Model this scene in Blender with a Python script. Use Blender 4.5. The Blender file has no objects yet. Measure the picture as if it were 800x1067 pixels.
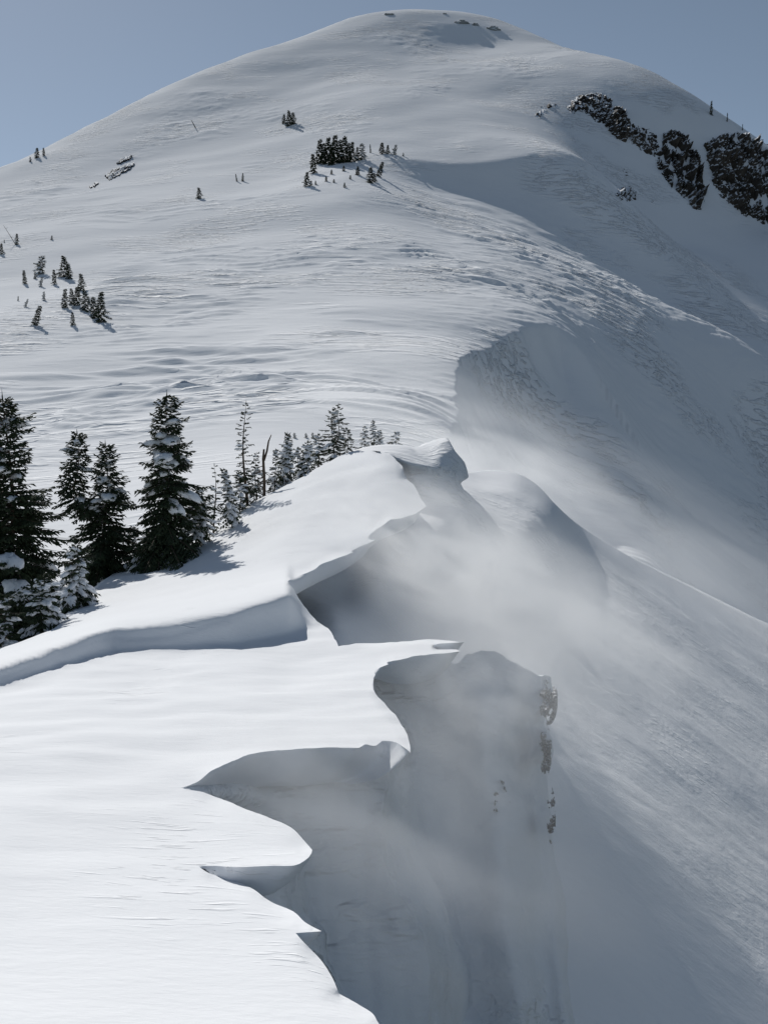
import bpy, math, random
import numpy as np
from mathutils import Vector
from mathutils.geometry import delaunay_2d_cdt

random.seed(7)
SC = bpy.context.scene
COL = SC.collection
R = math.radians

# ------------------------------------------------------------------ camera
F = 1094.0                       # focal length in pixels of an 800 x 1067 frame
PITCH = math.atan((533.5 - 480.0) / F)
cam_d = bpy.data.cameras.new('camera')
cam_d.sensor_fit = 'VERTICAL'
cam_d.sensor_height = 36.0
cam_d.lens = F / 1067.0 * 36.0
cam_d.clip_start = 0.1
cam_d.clip_end = 6000
cam = bpy.data.objects.new('camera', cam_d)
COL.objects.link(cam)
cam.rotation_euler = (R(90) - PITCH, 0, 0)
SC.camera = cam
CP, SP = math.cos(PITCH), math.sin(PITCH)


def ray(px, py):
    """direction through a point of the frame, scaled to one metre of forward distance"""
    u = (np.asarray(px, float) - 400.0) / F
    v = (533.5 - np.asarray(py, float)) / F
    y = CP + v * SP
    z = -SP + v * CP
    return np.stack([u / y, np.ones_like(u / y), z / y], -1)


def at(px, py, d):
    return ray(px, py) * np.asarray(d, float)[..., None]


def project(p):
    x, y, z = p[..., 0], p[..., 1], p[..., 2]
    f = y * CP - z * SP
    u = y * SP + z * CP
    return 400 + F * x / f, 533.5 - F * u / f


# ------------------------------------------------------------------ helpers
def hash2(i, j, seed):
    h = (i.astype(np.int64) * 374761393 + j.astype(np.int64) * 668265263 + seed * 982451653) & 0xFFFFFFFF
    h = ((h ^ (h >> 13)) * 1274126177) & 0xFFFFFFFF
    h = ((h ^ (h >> 16)) * 2246822519) & 0xFFFFFFFF
    return (h ^ (h >> 15)) & 0xFFFFFFFF


def noise2(x, y, seed=0):
    """gradient noise, about -1..1"""
    x = np.asarray(x, float)
    y = np.asarray(y, float)
    i, j = np.floor(x), np.floor(y)
    fx, fy = x - i, y - j
    ux = fx * fx * fx * (fx * (fx * 6 - 15) + 10)
    uy = fy * fy * fy * (fy * (fy * 6 - 15) + 10)

    def g(di, dj):
        a = hash2(i + di, j + dj, seed) / 4294967296.0 * 2 * math.pi
        return np.cos(a) * (fx - di) + np.sin(a) * (fy - dj)
    a = g(0, 0) * (1 - ux) + g(1, 0) * ux
    b = g(0, 1) * (1 - ux) + g(1, 1) * ux
    return (a * (1 - uy) + b * uy) * 1.5


def fbm(x, y, seed=0, octv=4, gain=0.5):
    s, a, t = 0.0, 1.0, 0.0
    for k in range(octv):
        s = s + a * noise2(x * 2 ** k, y * 2 ** k, seed + k * 17)
        t += a
        a *= gain
    return s / t


def sstep(a, b, x):
    t = np.clip((x - a) / (b - a), 0, 1)
    return t * t * (3 - 2 * t)


class TPS:
    def __init__(self, pts, vals, smooth=0.0, scale=1.0):
        self.sc = scale
        p = np.asarray(pts, float) / scale
        self.p = p
        n = len(p)
        K = self.k(p, p) + np.eye(n) * smooth
        P = np.c_[np.ones(n), p]
        A = np.zeros((n + 3, n + 3))
        A[:n, :n] = K
        A[:n, n:] = P
        A[n:, :n] = P.T
        self.w = np.linalg.solve(A, np.r_[np.asarray(vals, float), 0, 0, 0])

    @staticmethod
    def k(a, b):
        r2 = ((a[:, None, :] - b[None, :, :]) ** 2).sum(-1)
        return np.where(r2 > 0, 0.5 * r2 * np.log(np.maximum(r2, 1e-12)), 0)

    def __call__(self, x, y):
        x = np.asarray(x, float)
        sh = x.shape
        q = np.c_[x.ravel(), np.asarray(y, float).ravel()] / self.sc
        out = np.empty(len(q))
        n = len(self.p)
        for s in range(0, len(q), 40000):
            c = q[s:s + 40000]
            out[s:s + 40000] = self.k(c, self.p) @ self.w[:n] + self.w[n] + c @ self.w[n + 1:]
        return out.reshape(sh)


def link(o):
    COL.objects.link(o)
    return o


def mesh_obj(name, verts, faces, mat, parent=None, smooth=True, mats=None, fmat=None):
    """faces: (n,3) or (n,4) array, or a list of tuples"""
    me = bpy.data.meshes.new(name)
    v = np.asarray(verts, np.float32)
    if isinstance(faces, np.ndarray):
        k = faces.shape[1]
        n = len(faces)
        me.vertices.add(len(v))
        me.vertices.foreach_set('co', v.ravel())
        me.loops.add(n * k)
        me.loops.foreach_set('vertex_index', faces.astype(np.int32).ravel())
        me.polygons.add(n)
        me.polygons.foreach_set('loop_start', (np.arange(n) * k).astype(np.int32))
        me.update(calc_edges=True)
    else:
        me.from_pydata([tuple(map(float, a)) for a in v], [], faces)
    me.validate()
    me.polygons.foreach_set('use_smooth', np.full(len(me.polygons), smooth, bool))
    for m in (mats or [mat]):
        me.materials.append(m)
    if fmat is not None:
        me.polygons.foreach_set('material_index', np.asarray(fmat, np.int32))
    me.update()
    o = bpy.data.objects.new(name, me)
    link(o)
    if parent is not None:
        o.parent = parent
    return o


def grid_faces(nr, nc, flip=False):
    i = np.arange(nr * nc).reshape(nr, nc)
    a, b, c, d = i[:-1, :-1].ravel(), i[:-1, 1:].ravel(), i[1:, 1:].ravel(), i[1:, :-1].ravel()
    return np.stack([a, d, c, b] if flip else [a, b, c, d], 1)


def tag(o, label=None, cat=None, group=None, kind=None):
    if label:
        o['label'] = label
    if cat:
        o['category'] = cat
    if group:
        o['group'] = group
    if kind:
        o['kind'] = kind
    return o


def empty(name, loc):
    o = bpy.data.objects.new(name, None)
    o.empty_display_size = 0.2
    link(o)
    o.location = loc
    return o


# ------------------------------------------------------------------ materials
def new_mat(name):
    m = bpy.data.materials.new(name)
    m.use_nodes = True
    nt = m.node_tree
    b = nt.nodes['Principled BSDF']
    return m, nt, b


def nd(nt, typ, **kw):
    n = nt.nodes.new(typ)
    for k, v in kw.items():
        setattr(n, k, v)
    return n


def noise_node(nt, vec, scale, detail=4, rough=0.55):
    n = nd(nt, 'ShaderNodeTexNoise')
    n.inputs['Scale'].default_value = scale
    n.inputs['Detail'].default_value = detail
    n.inputs['Roughness'].default_value = rough
    nt.links.new(vec, n.inputs['Vector'])
    return n


def ramp(nt, fac, stops):
    r = nd(nt, 'ShaderNodeValToRGB')
    e = r.color_ramp.elements
    while len(e) < len(stops):
        e.new(0.5)
    for k, (p, c) in enumerate(stops):
        e[k].position = p
        e[k].color = c if len(c) == 4 else (*c, 1)
    nt.links.new(fac, r.inputs['Fac'])
    return r


def mapping(nt, vec, scale=(1, 1, 1), rot=(0, 0, 0)):
    m = nd(nt, 'ShaderNodeMapping')
    m.inputs['Scale'].default_value = scale
    m.inputs['Rotation'].default_value = rot
    nt.links.new(vec, m.inputs['Vector'])
    return m.outputs['Vector']


def snow_material(name, streak_len, streak_wid, streak_h, grain, grain_h, rot=0.0, cover=(0.52, 0.66), patch=(0.45, 0.62), mid=4.5, col=(0.83, 0.85, 0.88)):
    """wind packed snow: fine grain, soft undulation and sparse elongated ledges cut by the wind"""
    m, nt, b = new_mat(name)
    tc = nd(nt, 'ShaderNodeTexCoord')
    v = tc.outputs['Object']
    L = nt.links
    tone = noise_node(nt, v, 0.35 / streak_wid * 0.1, 3)
    rr = ramp(nt, tone.outputs['Fac'], [(0.3, tuple(c * 0.965 for c in col)), (0.7, col)])
    L.new(rr.outputs['Color'], b.inputs['Base Color'])
    b.inputs['Roughness'].default_value = 0.9
    b.inputs['Specular IOR Level'].default_value = 0.0
    # ledges
    warp = noise_node(nt, v, 0.25 / streak_len, 2)
    ad = nd(nt, 'ShaderNodeVectorMath', operation='MULTIPLY_ADD')
    ad.inputs[1].default_value = (streak_len * .6,) * 3
    L.new(warp.outputs['Color'], ad.inputs[0])
    L.new(v, ad.inputs[2])
    mv = mapping(nt, ad.outputs[0], (1 / streak_len, 1 / streak_wid, 1 / streak_wid), (0, 0, rot))
    st = noise_node(nt, mv, 1.0, 3, 0.6)
    sr = ramp(nt, st.outputs['Fac'], [(cover[0], (0, 0, 0)), (cover[1], (1, 1, 1))])
    pm = noise_node(nt, v, 0.22 / streak_len, 2)
    pr = ramp(nt, pm.outputs['Fac'], [(patch[0], (0, 0, 0)), (patch[1], (1, 1, 1))])
    mu = nd(nt, 'ShaderNodeMath', operation='MULTIPLY')
    L.new(sr.outputs['Color'], mu.inputs[0])
    L.new(pr.outputs['Color'], mu.inputs[1])
    b1 = nd(nt, 'ShaderNodeBump')
    b1.inputs['Strength'].default_value = 1.0
    b1.inputs['Distance'].default_value = streak_h
    L.new(mu.outputs[0], b1.inputs['Height'])
    gv = mapping(nt, v, (0.5, 1, 1), (0, 0, rot))
    gn = noise_node(nt, gv, 1 / grain, 5, 0.6)
    b2 = nd(nt, 'ShaderNodeBump')
    b2.inputs['Strength'].default_value = 1.0
    b2.inputs['Distance'].default_value = grain_h
    g2 = noise_node(nt, mapping(nt, v, (0.35, 1, 1), (0, 0, rot + .1)), 0.17 / grain, 4, 0.6)
    b3 = nd(nt, 'ShaderNodeBump')
    b3.inputs['Distance'].default_value = grain_h * mid
    L.new(g2.outputs['Fac'], b3.inputs['Height'])
    L.new(b1.outputs['Normal'], b3.inputs['Normal'])
    L.new(gn.outputs['Fac'], b2.inputs['Height'])
    L.new(b3.outputs['Normal'], b2.inputs['Normal'])
    L.new(b2.outputs['Normal'], b.inputs['Normal'])
    return m


def foliage_material(name, dark, light):
    m, nt, b = new_mat(name)
    tc = nd(nt, 'ShaderNodeTexCoord')
    n = noise_node(nt, tc.outputs['Object'], 2.2, 4)
    r = ramp(nt, n.outputs['Fac'], [(0.35, dark), (0.68, light)])
    nt.links.new(r.outputs['Color'], b.inputs['Base Color'])
    b.inputs['Roughness'].default_value = 0.75
    b.inputs['Specular IOR Level'].default_value = 0.2
    return m


def rock_material(name, c1, c2, snow_amount=0.55, size=1.0):
    """dark fractured rock that holds snow wherever a face is flat enough"""
    m, nt, b = new_mat(name)
    L = nt.links
    tc = nd(nt, 'ShaderNodeTexCoord')
    v = tc.outputs['Object']
    n = noise_node(nt, v, 0.6 / size, 8, 0.65)
    r = ramp(nt, n.outputs['Fac'], [(0.3, c1), (0.7, c2)])
    geo = nd(nt, 'ShaderNodeNewGeometry')
    sep = nd(nt, 'ShaderNodeSeparateXYZ')
    L.new(geo.outputs['Normal'], sep.inputs[0])
    n2 = noise_node(nt, v, 0.9 / size, 5, 0.6)
    ma = nd(nt, 'ShaderNodeMath', operation='MULTIPLY_ADD')
    ma.inputs[1].default_value = 0.7
    L.new(n2.outputs['Fac'], ma.inputs[0])
    L.new(sep.outputs['Z'], ma.inputs[2])
    sr = ramp(nt, ma.outputs[0], [(0.0, (0, 0, 0)), (1.0, (1, 1, 1))])
    sr.color_ramp.elements[0].position = min(0.99, snow_amount + 0.30)
    sr.color_ramp.elements[1].position = min(1.0, snow_amount + 0.36)
    mix = nd(nt, 'ShaderNodeMix', data_type='RGBA')
    L.new(sr.outputs['Color'], mix.inputs['Factor'])
    L.new(r.outputs['Color'], mix.inputs['A'])
    mix.inputs['B'].default_value = (0.8, 0.82, 0.85, 1)
    L.new(mix.outputs['Result'], b.inputs['Base Color'])
    b.inputs['Roughness'].default_value = 0.85
    b.inputs['Specular IOR Level'].default_value = 0.2
    bp = nd(nt, 'ShaderNodeBump')
    bp.inputs['Distance'].default_value = 0.35 * size
    L.new(n.outputs['Fac'], bp.inputs['Height'])
    L.new(bp.outputs['Normal'], b.inputs['Normal'])
    return m


M_MOUNT = snow_material('mountain_snow', 9.0, 1.6, 0.5, 2.2, 0.12, rot=0.12, cover=(0.5, 0.62), patch=(0.48, 0.6), mid=2.0)
M_RIDGE = snow_material('ridge_snow', 0.7, 0.09, 0.016, 0.07, 0.006, rot=-0.05, cover=(0.58, 0.68), patch=(0.55, 0.70), mid=2.8)
M_FACE = snow_material('cornice_face_snow', 1.6, 0.4, 0.10, 0.22, 0.04, rot=0.9, cover=(0.5, 0.7))
M_SLOPE = snow_material('slope_snow', 2.5, 0.35, 0.04, 0.22, 0.03, rot=0.5, cover=(0.5, 0.65), mid=2.0)
M_TREESNOW = snow_material('bough_snow', 0.5, 0.2, 0.02, 0.08, 0.01)
M_NEEDLE = foliage_material('needles', (0.018, 0.028, 0.016), (0.05, 0.068, 0.034))
M_NEEDLE2 = foliage_material('brown_needles', (0.03, 0.03, 0.018), (0.07, 0.06, 0.03))
M_BARK, _nt, _b = new_mat('bark')
_tc = nd(_nt, 'ShaderNodeTexCoord')
_n = noise_node(_nt, mapping(_nt, _tc.outputs['Object'], (8, 8, 1.5)), 2.0, 5)
_r = ramp(_nt, _n.outputs['Fac'], [(0.3, (0.035, 0.026, 0.02)), (0.7, (0.12, 0.085, 0.06))])
_nt.links.new(_r.outputs['Color'], _b.inputs['Base Color'])
_b.inputs['Roughness'].default_value = 0.9
M_CLIFF = rock_material('cliff_rock', (0.02, 0.018, 0.016), (0.10, 0.085, 0.07), 0.56, 10.0)
M_RIB = rock_material('rib_rock', (0.014, 0.012, 0.011), (0.055, 0.047, 0.04), 0.78, 3.0)
M_ROCK = rock_material('near_rock', (0.08, 0.073, 0.068), (0.19, 0.17, 0.155), 0.95, 0.5)
M_SHADED_BUMP = rock_material('shaded_bump', (0.16, 0.17, 0.17), (0.36, 0.38, 0.38), 0.62, 5.0)  # shade of the summit's snow drift bumps, put into the grey colour

# ------------------------------------------------------------------ the mountain
MP = [  # frame x, frame y, forward metres
    # skyline
    (-250, 285, 420), (-120, 235, 495), (0, 182, 550), (50, 157, 584), (100, 132, 620), (150, 108, 650), (200, 84, 680), (250, 63, 700), (300, 45, 720), (350, 27, 742),
    (400, 15, 760), (430, 13, 766), (460, 14, 770), (490, 19, 770), (520, 27, 765), (560, 42, 750), (600, 60, 715), (650, 80, 680), (700, 100, 645),
    (750, 124, 605), (800, 150, 565), (900, 205, 500), (1050, 290, 430),
    # face, column by column
    (0, 250, 342), (0, 330, 224), (0, 400, 168), (0, 480, 118), (0, 560, 78), (-200, 330, 258), (-200, 450, 150),
    (100, 180, 472), (100, 250, 328), (100, 330, 225), (100, 400, 168), (100, 480, 116), (100, 560, 75),
    (200, 120, 560), (200, 180, 445), (200, 250, 325), (200, 330, 225), (200, 400, 165), (200, 470, 116),
    (300, 80, 620), (300, 130, 520), (300, 180, 425), (300, 250, 315), (300, 330, 222), (300, 400, 163), (300, 460, 118),
    (400, 50, 660), (400, 100, 545), (400, 165, 430), (400, 200, 372), (400, 240, 320), (400, 300, 252), (400, 350, 205), (400, 400, 165), (400, 450, 128),
    (470, 380, 178), (465, 440, 136),
    (450, 160, 448), (500, 50, 680), (500, 100, 555), (500, 165, 442), (500, 200, 402), (500, 240, 340), (500, 300, 262), (510, 345, 222),
    (600, 100, 565), (600, 165, 450), (600, 200, 425), (600, 240, 395), (600, 300, 297), (600, 350, 245), (600, 400, 224), (600, 480, 185),
    (700, 130, 552), (700, 165, 535), (700, 210, 505), (700, 250, 472), (750, 270, 462), (700, 300, 368), (700, 350, 302), (700, 400, 270), (700, 480, 245), (700, 560, 205),
    (800, 235, 515), (800, 300, 440), (800, 370, 328), (800, 450, 310), (800, 550, 250), (800, 650, 205),
    (950, 350, 480), (950, 500, 350), (950, 650, 250),
    (540, 400, 190), (540, 450, 158), (520, 480, 138), (640, 540, 165),
]
mp = np.array(MP, float)
mw = at(mp[:, 0], mp[:, 1], mp[:, 2])
back = mw[:23] * np.array([1.12, 1.22, 0.86])       # behind the skyline the ground falls away
hid = np.array([(-30, 30, -9), (-14, 40, -9.5), (-8, 55, -9), (0, 70, -8.5), (8, 88, -6), (-30, 60, -6.6), (-40, 20, -14),
                (20, 95, -18), (30, 110, -24), (45, 120, -34), (12, 60, -18), (30, 70, -34), (60, 80, -55), (80, 150, -52), (20, 20, -30), (60, 20, -60), (0, 20, -20)], float)
allp = np.r_[mw, back, hid]
T_M = TPS(allp[:, :2], allp[:, 2], smooth=2e-4, scale=100.0)

# edge of the hollow below the mountain's own cornice (frame points on the slope)
HOL = [(470, 475, 112), (472, 445, 134), (478, 425, 148), (474, 400, 163), (478, 372, 184), (492, 354, 205), (515, 347, 219), (545, 344, 235), (580, 352, 246), (620, 380, 240)]
hp = at(np.array([a[0] for a in HOL]), np.array([a[1] for a in HOL]), np.array([a[2] for a in HOL], float))[:, :2]


ROLL = [(380, 158, 441), (425, 162, 437), (470, 165, 437), (520, 170, 441), (560, 180, 447), (600, 202, 432), (650, 240, 420), (710, 300, 405), (780, 360, 378), (860, 420, 350)]
rp_ = at(np.array([a[0] for a in ROLL], float), np.array([a[1] for a in ROLL], float), np.array([a[2] for a in ROLL], float))[:, :2]


def hollow(x, y, hp=hp):
    """how far inside the hollow, right of the lip polyline (metres, 0 on the lit side)"""
    best = np.full(x.shape, 1e9)
    side = np.zeros(x.shape)
    for a, b in zip(hp[:-1], hp[1:]):
        e = b - a
        t = np.clip(((x - a[0]) * e[0] + (y - a[1]) * e[1]) / (e @ e), 0, 1)
        dx, dy = x - (a[0] + t * e[0]), y - (a[1] + t * e[1])
        dd = np.hypot(dx, dy)
        s = e[0] * (y - a[1]) - e[1] * (x - a[0])
        k = dd < best
        best = np.where(k, dd, best)
        side = np.where(k, s, side)
    return np.where(side < 0, best, 0.0)


def sastrugi(x, y, L, W, seed, lo=0.05, hi=0.4, patch=None):
    wx = x + L * 0.6 * noise2(x / L / 3, y / L / 3, seed + 91)
    wy = y + W * 2.2 * noise2(x / L / 1.5, y / L / 1.5, seed + 92)
    n = fbm(wx / L, wy / W, seed, 3, 0.55)
    pt = sstep(lo, hi, fbm(x / (patch or L * 4), y / (patch or L * 4), seed + 55, 2))
    # ramps gently on one side, breaks off on the other
    return (sstep(-0.1, 0.5, n)) * pt


def z_mount(x, y, detail=True):
    z = T_M(x, y)
    h = hollow(x, y)
    far = sstep(90, 160, y)
    edge = h + 1.2 * noise2(x / 6, y / 6, 5) * (h > 0)
    z = z - (11.0 * (1 - np.exp(-np.maximum(edge, 0) / 4.0)) + 0.24 * np.clip(h, 0, 60)) * sstep(690, 540, 400 + F * x / np.maximum(y, 1)) * (y > 100)
    r_ = hollow(x, y, rp_)
    z = z - 12.0 * r_ ** 2 / (r_ ** 2 + 160.0) * np.exp(-r_ / 75.0) * sstep(350, 480, 400 + F * x / np.maximum(y, 1)) * (y > 150)
    if detail:
        z = z + far * (1.0 * noise2(x / 60, y / 45, 3) + 0.5 * noise2(x / 25, y / 20, 4))
        c_ = at(112.0, 300.0, np.array(268.0))
        u_, v_ = x - c_[0], y - c_[1] + 0.012 * (x - c_[0]) ** 2
        z = z + 1.1 * np.sin(v_ * 0.42 + 1.5 * noise2(x / 18, y / 14, 77)) * np.exp(-(v_ / 22) ** 2) * np.exp(-np.maximum(u_, 0) / 16) * sstep(-6, 6, u_) * sstep(60, 20, u_)
        right = sstep(-10, 60, x) * sstep(430, 330, y)
        far = far * (1 - 0.8 * sstep(0, 6, h) * sstep(690, 560, 400 + F * x / np.maximum(y, 1)))
        z = z + far * 1.0 * sastrugi(x, y, 16.0, 2.6, 11, 0.0, 0.35) * (0.6 + 0.8 * right)
        z = z + far * 0.6 * right * sstep(-.2, .5, fbm(x / 10 + y / 60, y / 2.2 - x / 6, 31, 3))
        z = z + far * 1.2 * sastrugi(x, y, 30.0, 7.0, 23, 0.05, 0.5) * sstep(480, 300, y)
    return z


NC, NR = 760, 1150
pxs = np.linspace(-420, 1200, NC)
ds = np.exp(np.linspace(math.log(24), math.log(1050), NR))
tx = (pxs - 400) / F
X = ds[:, None] * tx[None, :]
Y = np.repeat(ds[:, None], NC, 1)
Z = z_mount(X, Y)
mountain = mesh_obj('mountain', np.stack([X, Y, Z], -1).reshape(-1, 3), grid_faces(NR, NC), M_MOUNT)
tag(mountain, kind='structure')
ztx, zds = tx, np.log(ds)


def z_at(x, y):
    """bilinear height of the built mountain"""
    t = x / y
    ci = np.clip((t - ztx[0]) / (ztx[1] - ztx[0]), 0, NC - 1.001)
    ri = np.clip((math.log(y) - zds[0]) / (zds[1] - zds[0]), 0, NR - 1.001)
    c, r = int(ci), int(ri)
    a, b = ci - c, ri - r
    return (Z[r, c] * (1 - a) + Z[r, c + 1] * a) * (1 - b) + (Z[r + 1, c] * (1 - a) + Z[r + 1, c + 1] * a) * b


def hit(px, py, start=60.0):
    """where the sight line through a frame point meets the mountain"""
    r = ray(px, py)
    d = start
    while d < 1000:
        if z_at(r[0] * d, d) > r[2] * d:
            break
        d *= 1.004
    p = r * d
    return Vector((p[0], p[1], z_at(p[0], p[1])))


def hits(px, py, start=250.0):
    """the same for arrays"""
    px, py = np.asarray(px, float), np.asarray(py, float)
    r = ray(px.ravel(), py.ravel())
    ci = np.clip((r[:, 0] - ztx[0]) / (ztx[1] - ztx[0]), 0, NC - 1.001)
    c = ci.astype(int)
    fr = ci - c
    out = np.zeros((len(r), 3))
    k0 = int(np.searchsorted(ds, start))
    for k in range(len(r)):
        col_ = Z[k0:, c[k]] * (1 - fr[k]) + Z[k0:, c[k] + 1] * fr[k]
        g = col_ - r[k, 2] * ds[k0:]
        i = int(np.argmax(g > 0))
        if g[i] <= 0:
            i = int(np.argmax(g))
        d = ds[k0 + i]
        if i > 0 and g[i] > 0:
            d = ds[k0 + i - 1] + (ds[k0 + i] - ds[k0 + i - 1]) * (-g[i - 1] / (g[i] - g[i - 1]))
        out[k] = r[k] * d
    return out.reshape(px.shape + (3,))


# ------------------------------------------------------------------ the near ridge: lit top of the snow cornice
def smooth_curve(pts, n=6):
    p = np.asarray(pts, float)
    out = []
    for i in range(len(p) - 1):
        a, b, c, d = p[max(i - 1, 0)], p[i], p[i + 1], p[min(i + 2, len(p) - 1)]
        m = max(2, min(n * 3, int(np.hypot(*(c - b)) / 3)))
        for t in np.linspace(0, 1, m, endpoint=False):
            t2, t3 = t * t, t * t * t
            out.append(0.5 * ((2 * b) + (c - a) * t + (2 * a - 5 * b + 4 * c - d) * t2 + (3 * b - a - 3 * c + d) * t3))
    out.append(p[-1])
    return np.array(out)


seg = [  # the lip, from below the frame up to the hump; lists join at sharp corners
    [(436, 1180), (428, 1120), (410, 1085), (395, 1067), (388, 1056), (374, 1047), (353, 1035)],
    [(353, 1035), (346, 1018), (334, 1000), (318, 983), (308, 972)],
    [(308, 972), (322, 971), (335, 970)],
    [(335, 970), (318, 961), (306, 950), (282, 940), (262, 927), (240, 918), (218, 911), (204, 903)],
    [(204, 903), (222, 904), (250, 905), (283, 904), (308, 903), (322, 894), (325, 886)],
    [(325, 886), (316, 876), (304, 863), (283, 852), (258, 843), (236, 833), (212, 825), (186, 820)],
    [(186, 820), (204, 815), (222, 804), (248, 791), (284, 782), (330, 781), (362, 780)],
    [(362, 780), (374, 780), (380, 776), (392, 777), (398, 773), (409, 773), (418, 777), (428, 785)],
    [(428, 785), (426, 772), (417, 752), (408, 741), (398, 730), (390, 721), (386, 710)],
    [(386, 710), (391, 703), (390, 699), (405, 692), (403, 689), (430, 684), (455, 682), (480, 680)],
    [(480, 680), (470, 676), (452, 675), (458, 671), (484, 668)],
    [(484, 668), (450, 667), (400, 670), (352, 674)],
    [(352, 674), (348, 662), (342, 654)],
    [(342, 654), (330, 646), (318, 632), (308, 618), (300, 606)],
    [(300, 606), (316, 598), (333, 590), (352, 582), (368, 575)],
    [(368, 575), (366, 573), (380, 567), (390, 561), (382, 561), (393, 551), (408, 541)],
    [(408, 541), (428, 537), (444, 528)],
    [(444, 528), (436, 517), (430, 505), (421, 496), (419, 488), (413, 480), (405, 473), (396, 470)],
]
lip = []
for k, s in enumerate(seg):
    c = smooth_curve(s)
    lip.extend(c[:-1] if k < len(seg) - 1 else c)
lip = np.array(lip)
jit = np.stack([fbm(np.arange(len(lip)) / 5.0, np.full(len(lip), 0.5), 41, 3), fbm(np.arange(len(lip)) / 5.0, np.full(len(lip), 9.5), 42, 3)], -1)
lip = lip + jit * np.array([2.0, 1.1]) * np.clip((1000 - lip[:, 1:]) / 200, 0.25, 1)
back_edge = smooth_curve([(396, 470), (380, 470), (362, 472), (340, 482), (316, 496), (290, 510), (262, 525), (236, 541), (214, 555), (196, 566), (188, 569), (170, 574), (150, 582), (126, 594),
                          (108, 607), (92, 621), (72, 640), (60, 655), (40, 664), (20, 672), (0, 679), (-30, 694), (-90, 720), (-200, 752), (-350, 785), (-500, 810)])
poly = np.r_[lip, back_edge[1:], np.array([(-500, 900), (-500, 1000), (-500, 1100), (-500, 1180), (-300, 1180), (-120, 1180), (40, 1180), (180, 1180), (310, 1180)])]

TP = [  # frame x, frame y, forward metres
    (430, 1180, 5.0), (200, 1180, 4.9), (-90, 1180, 4.8), (395, 1067, 6.6), (200, 1067, 6.4), (0, 1067, 6.2), (-90, 1067, 6.1),
    (335, 970, 8.3), (200, 980, 8.0), (0, 980, 7.8), (205, 905, 9.9), (320, 893, 10.2), (80, 900, 9.8), (-90, 900, 9.4),
    (190, 821, 12.9), (80, 830, 12.4), (-90, 830, 12.0), (300, 850, 11.7), (428, 786, 14.4), (330, 780, 14.9), (230, 780, 15.0), (80, 780, 14.8), (-90, 780, 14.3),
    (400, 740, 17.8), (300, 740, 18.0), (150, 740, 18.0), (0, 750, 17.2), (480, 678, 24.0), (400, 690, 23.0), (300, 700, 22.3), (150, 705, 21.9), (0, 728, 19.6),
    # crest and the snow behind it
    (-60, 706, 24.6), (0, 680, 28), (60, 652, 32.5), (120, 632, 35.0), (180, 618, 36), (240, 604, 36.5), (290, 596, 36),
    (120, 600, 46), (180, 572, 50), (180, 592, 44.5), (220, 566, 47.5), (260, 540, 50), (260, 570, 43.5), (320, 560, 41.5), (320, 500, 53), (380, 545, 44), (380, 500, 50), (366, 474, 57), (400, 480, 53),
    (440, 526, 47), (400, 522, 46.8), (420, 495, 50.5),
]
tp = np.array(TP, float)
T_T = TPS(tp[:, :2], 1.0 / tp[:, 2], smooth=2e-6, scale=100.0)


BK_X = [-120, -60, 0, 60, 120, 180, 240, 300, 335, 352, 600]
BK_LO = [754, 735, 717, 698, 682, 679, 675, 664, 655, 650, 650]       # foot of the drift bank
BK_UP = [730, 710, 690, 669, 651, 644, 633, 615, 652, 650, 650]       # its upper edge
BK_CR = [722, 703, 684, 662, 634, 618, 604, 592, 640, 640, 640]       # where the snow behind it evens out


def g_top(px, py):
    """the scarp of the bank: over its height the snow hardly recedes"""
    px = np.asarray(px, float)
    out = np.zeros(np.broadcast(px, py).shape)
    for o_ in np.linspace(-7, 7, 13):
        p = py + o_
        lo, up, cr = (np.interp(px, BK_X, q) for q in (BK_LO, BK_UP, BK_CR))
        k = sstep(335, 300, px)
        m = 1 - 0.9 * k
        gup = lo - (lo - up) * m
        g = np.where(p >= lo, p, np.where(p >= up, lo - (lo - p) * m, np.where(p >= cr, gup + (cr - gup) * np.clip((up - p) / np.maximum(up - cr, 1), 0, 1), p)))
        out = out + (g - o_) / 13
    return out


def d_top(px, py):
    return 1.0 / T_T(np.maximum(px, -100), g_top(px, py))


def inside(px, py, pg):
    res = np.zeros(len(px), bool)
    for (x0, y0), (x1, y1) in zip(pg, np.roll(pg, -1, 0)):
        c = ((y0 > py) != (y1 > py))
        if y0 != y1:
            res ^= c & (px < (x1 - x0) * (py - y0) / (y1 - y0) + x0)
    return res


gy = []
y = 1180.0
while y > 466:
    gy.append(y)
    y -= 2.6 if y < 800 else 4.0
pts = []
for k, yy in enumerate(gy):
    stp = 3.6 if yy < 800 else 5.0
    xs = np.r_[np.arange(-490, -92, 9.0) + (k % 2) * 4, np.arange(-88 + (k % 2) * stp / 2, 490, stp)]
    pts.append(np.stack([xs, np.full(len(xs), yy)], -1))
pts = np.concatenate(pts)
pts = pts[inside(pts[:, 0], pts[:, 1], poly)]
dmin = np.full(len(pts), 1e9)
for s in range(0, len(poly), 50):
    q = poly[s:s + 50]
    dmin = np.minimum(dmin, np.hypot(pts[:, None, 0] - q[None, :, 0], pts[:, None, 1] - q[None, :, 1]).min(1))
pts = pts[dmin > 1.6]

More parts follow.
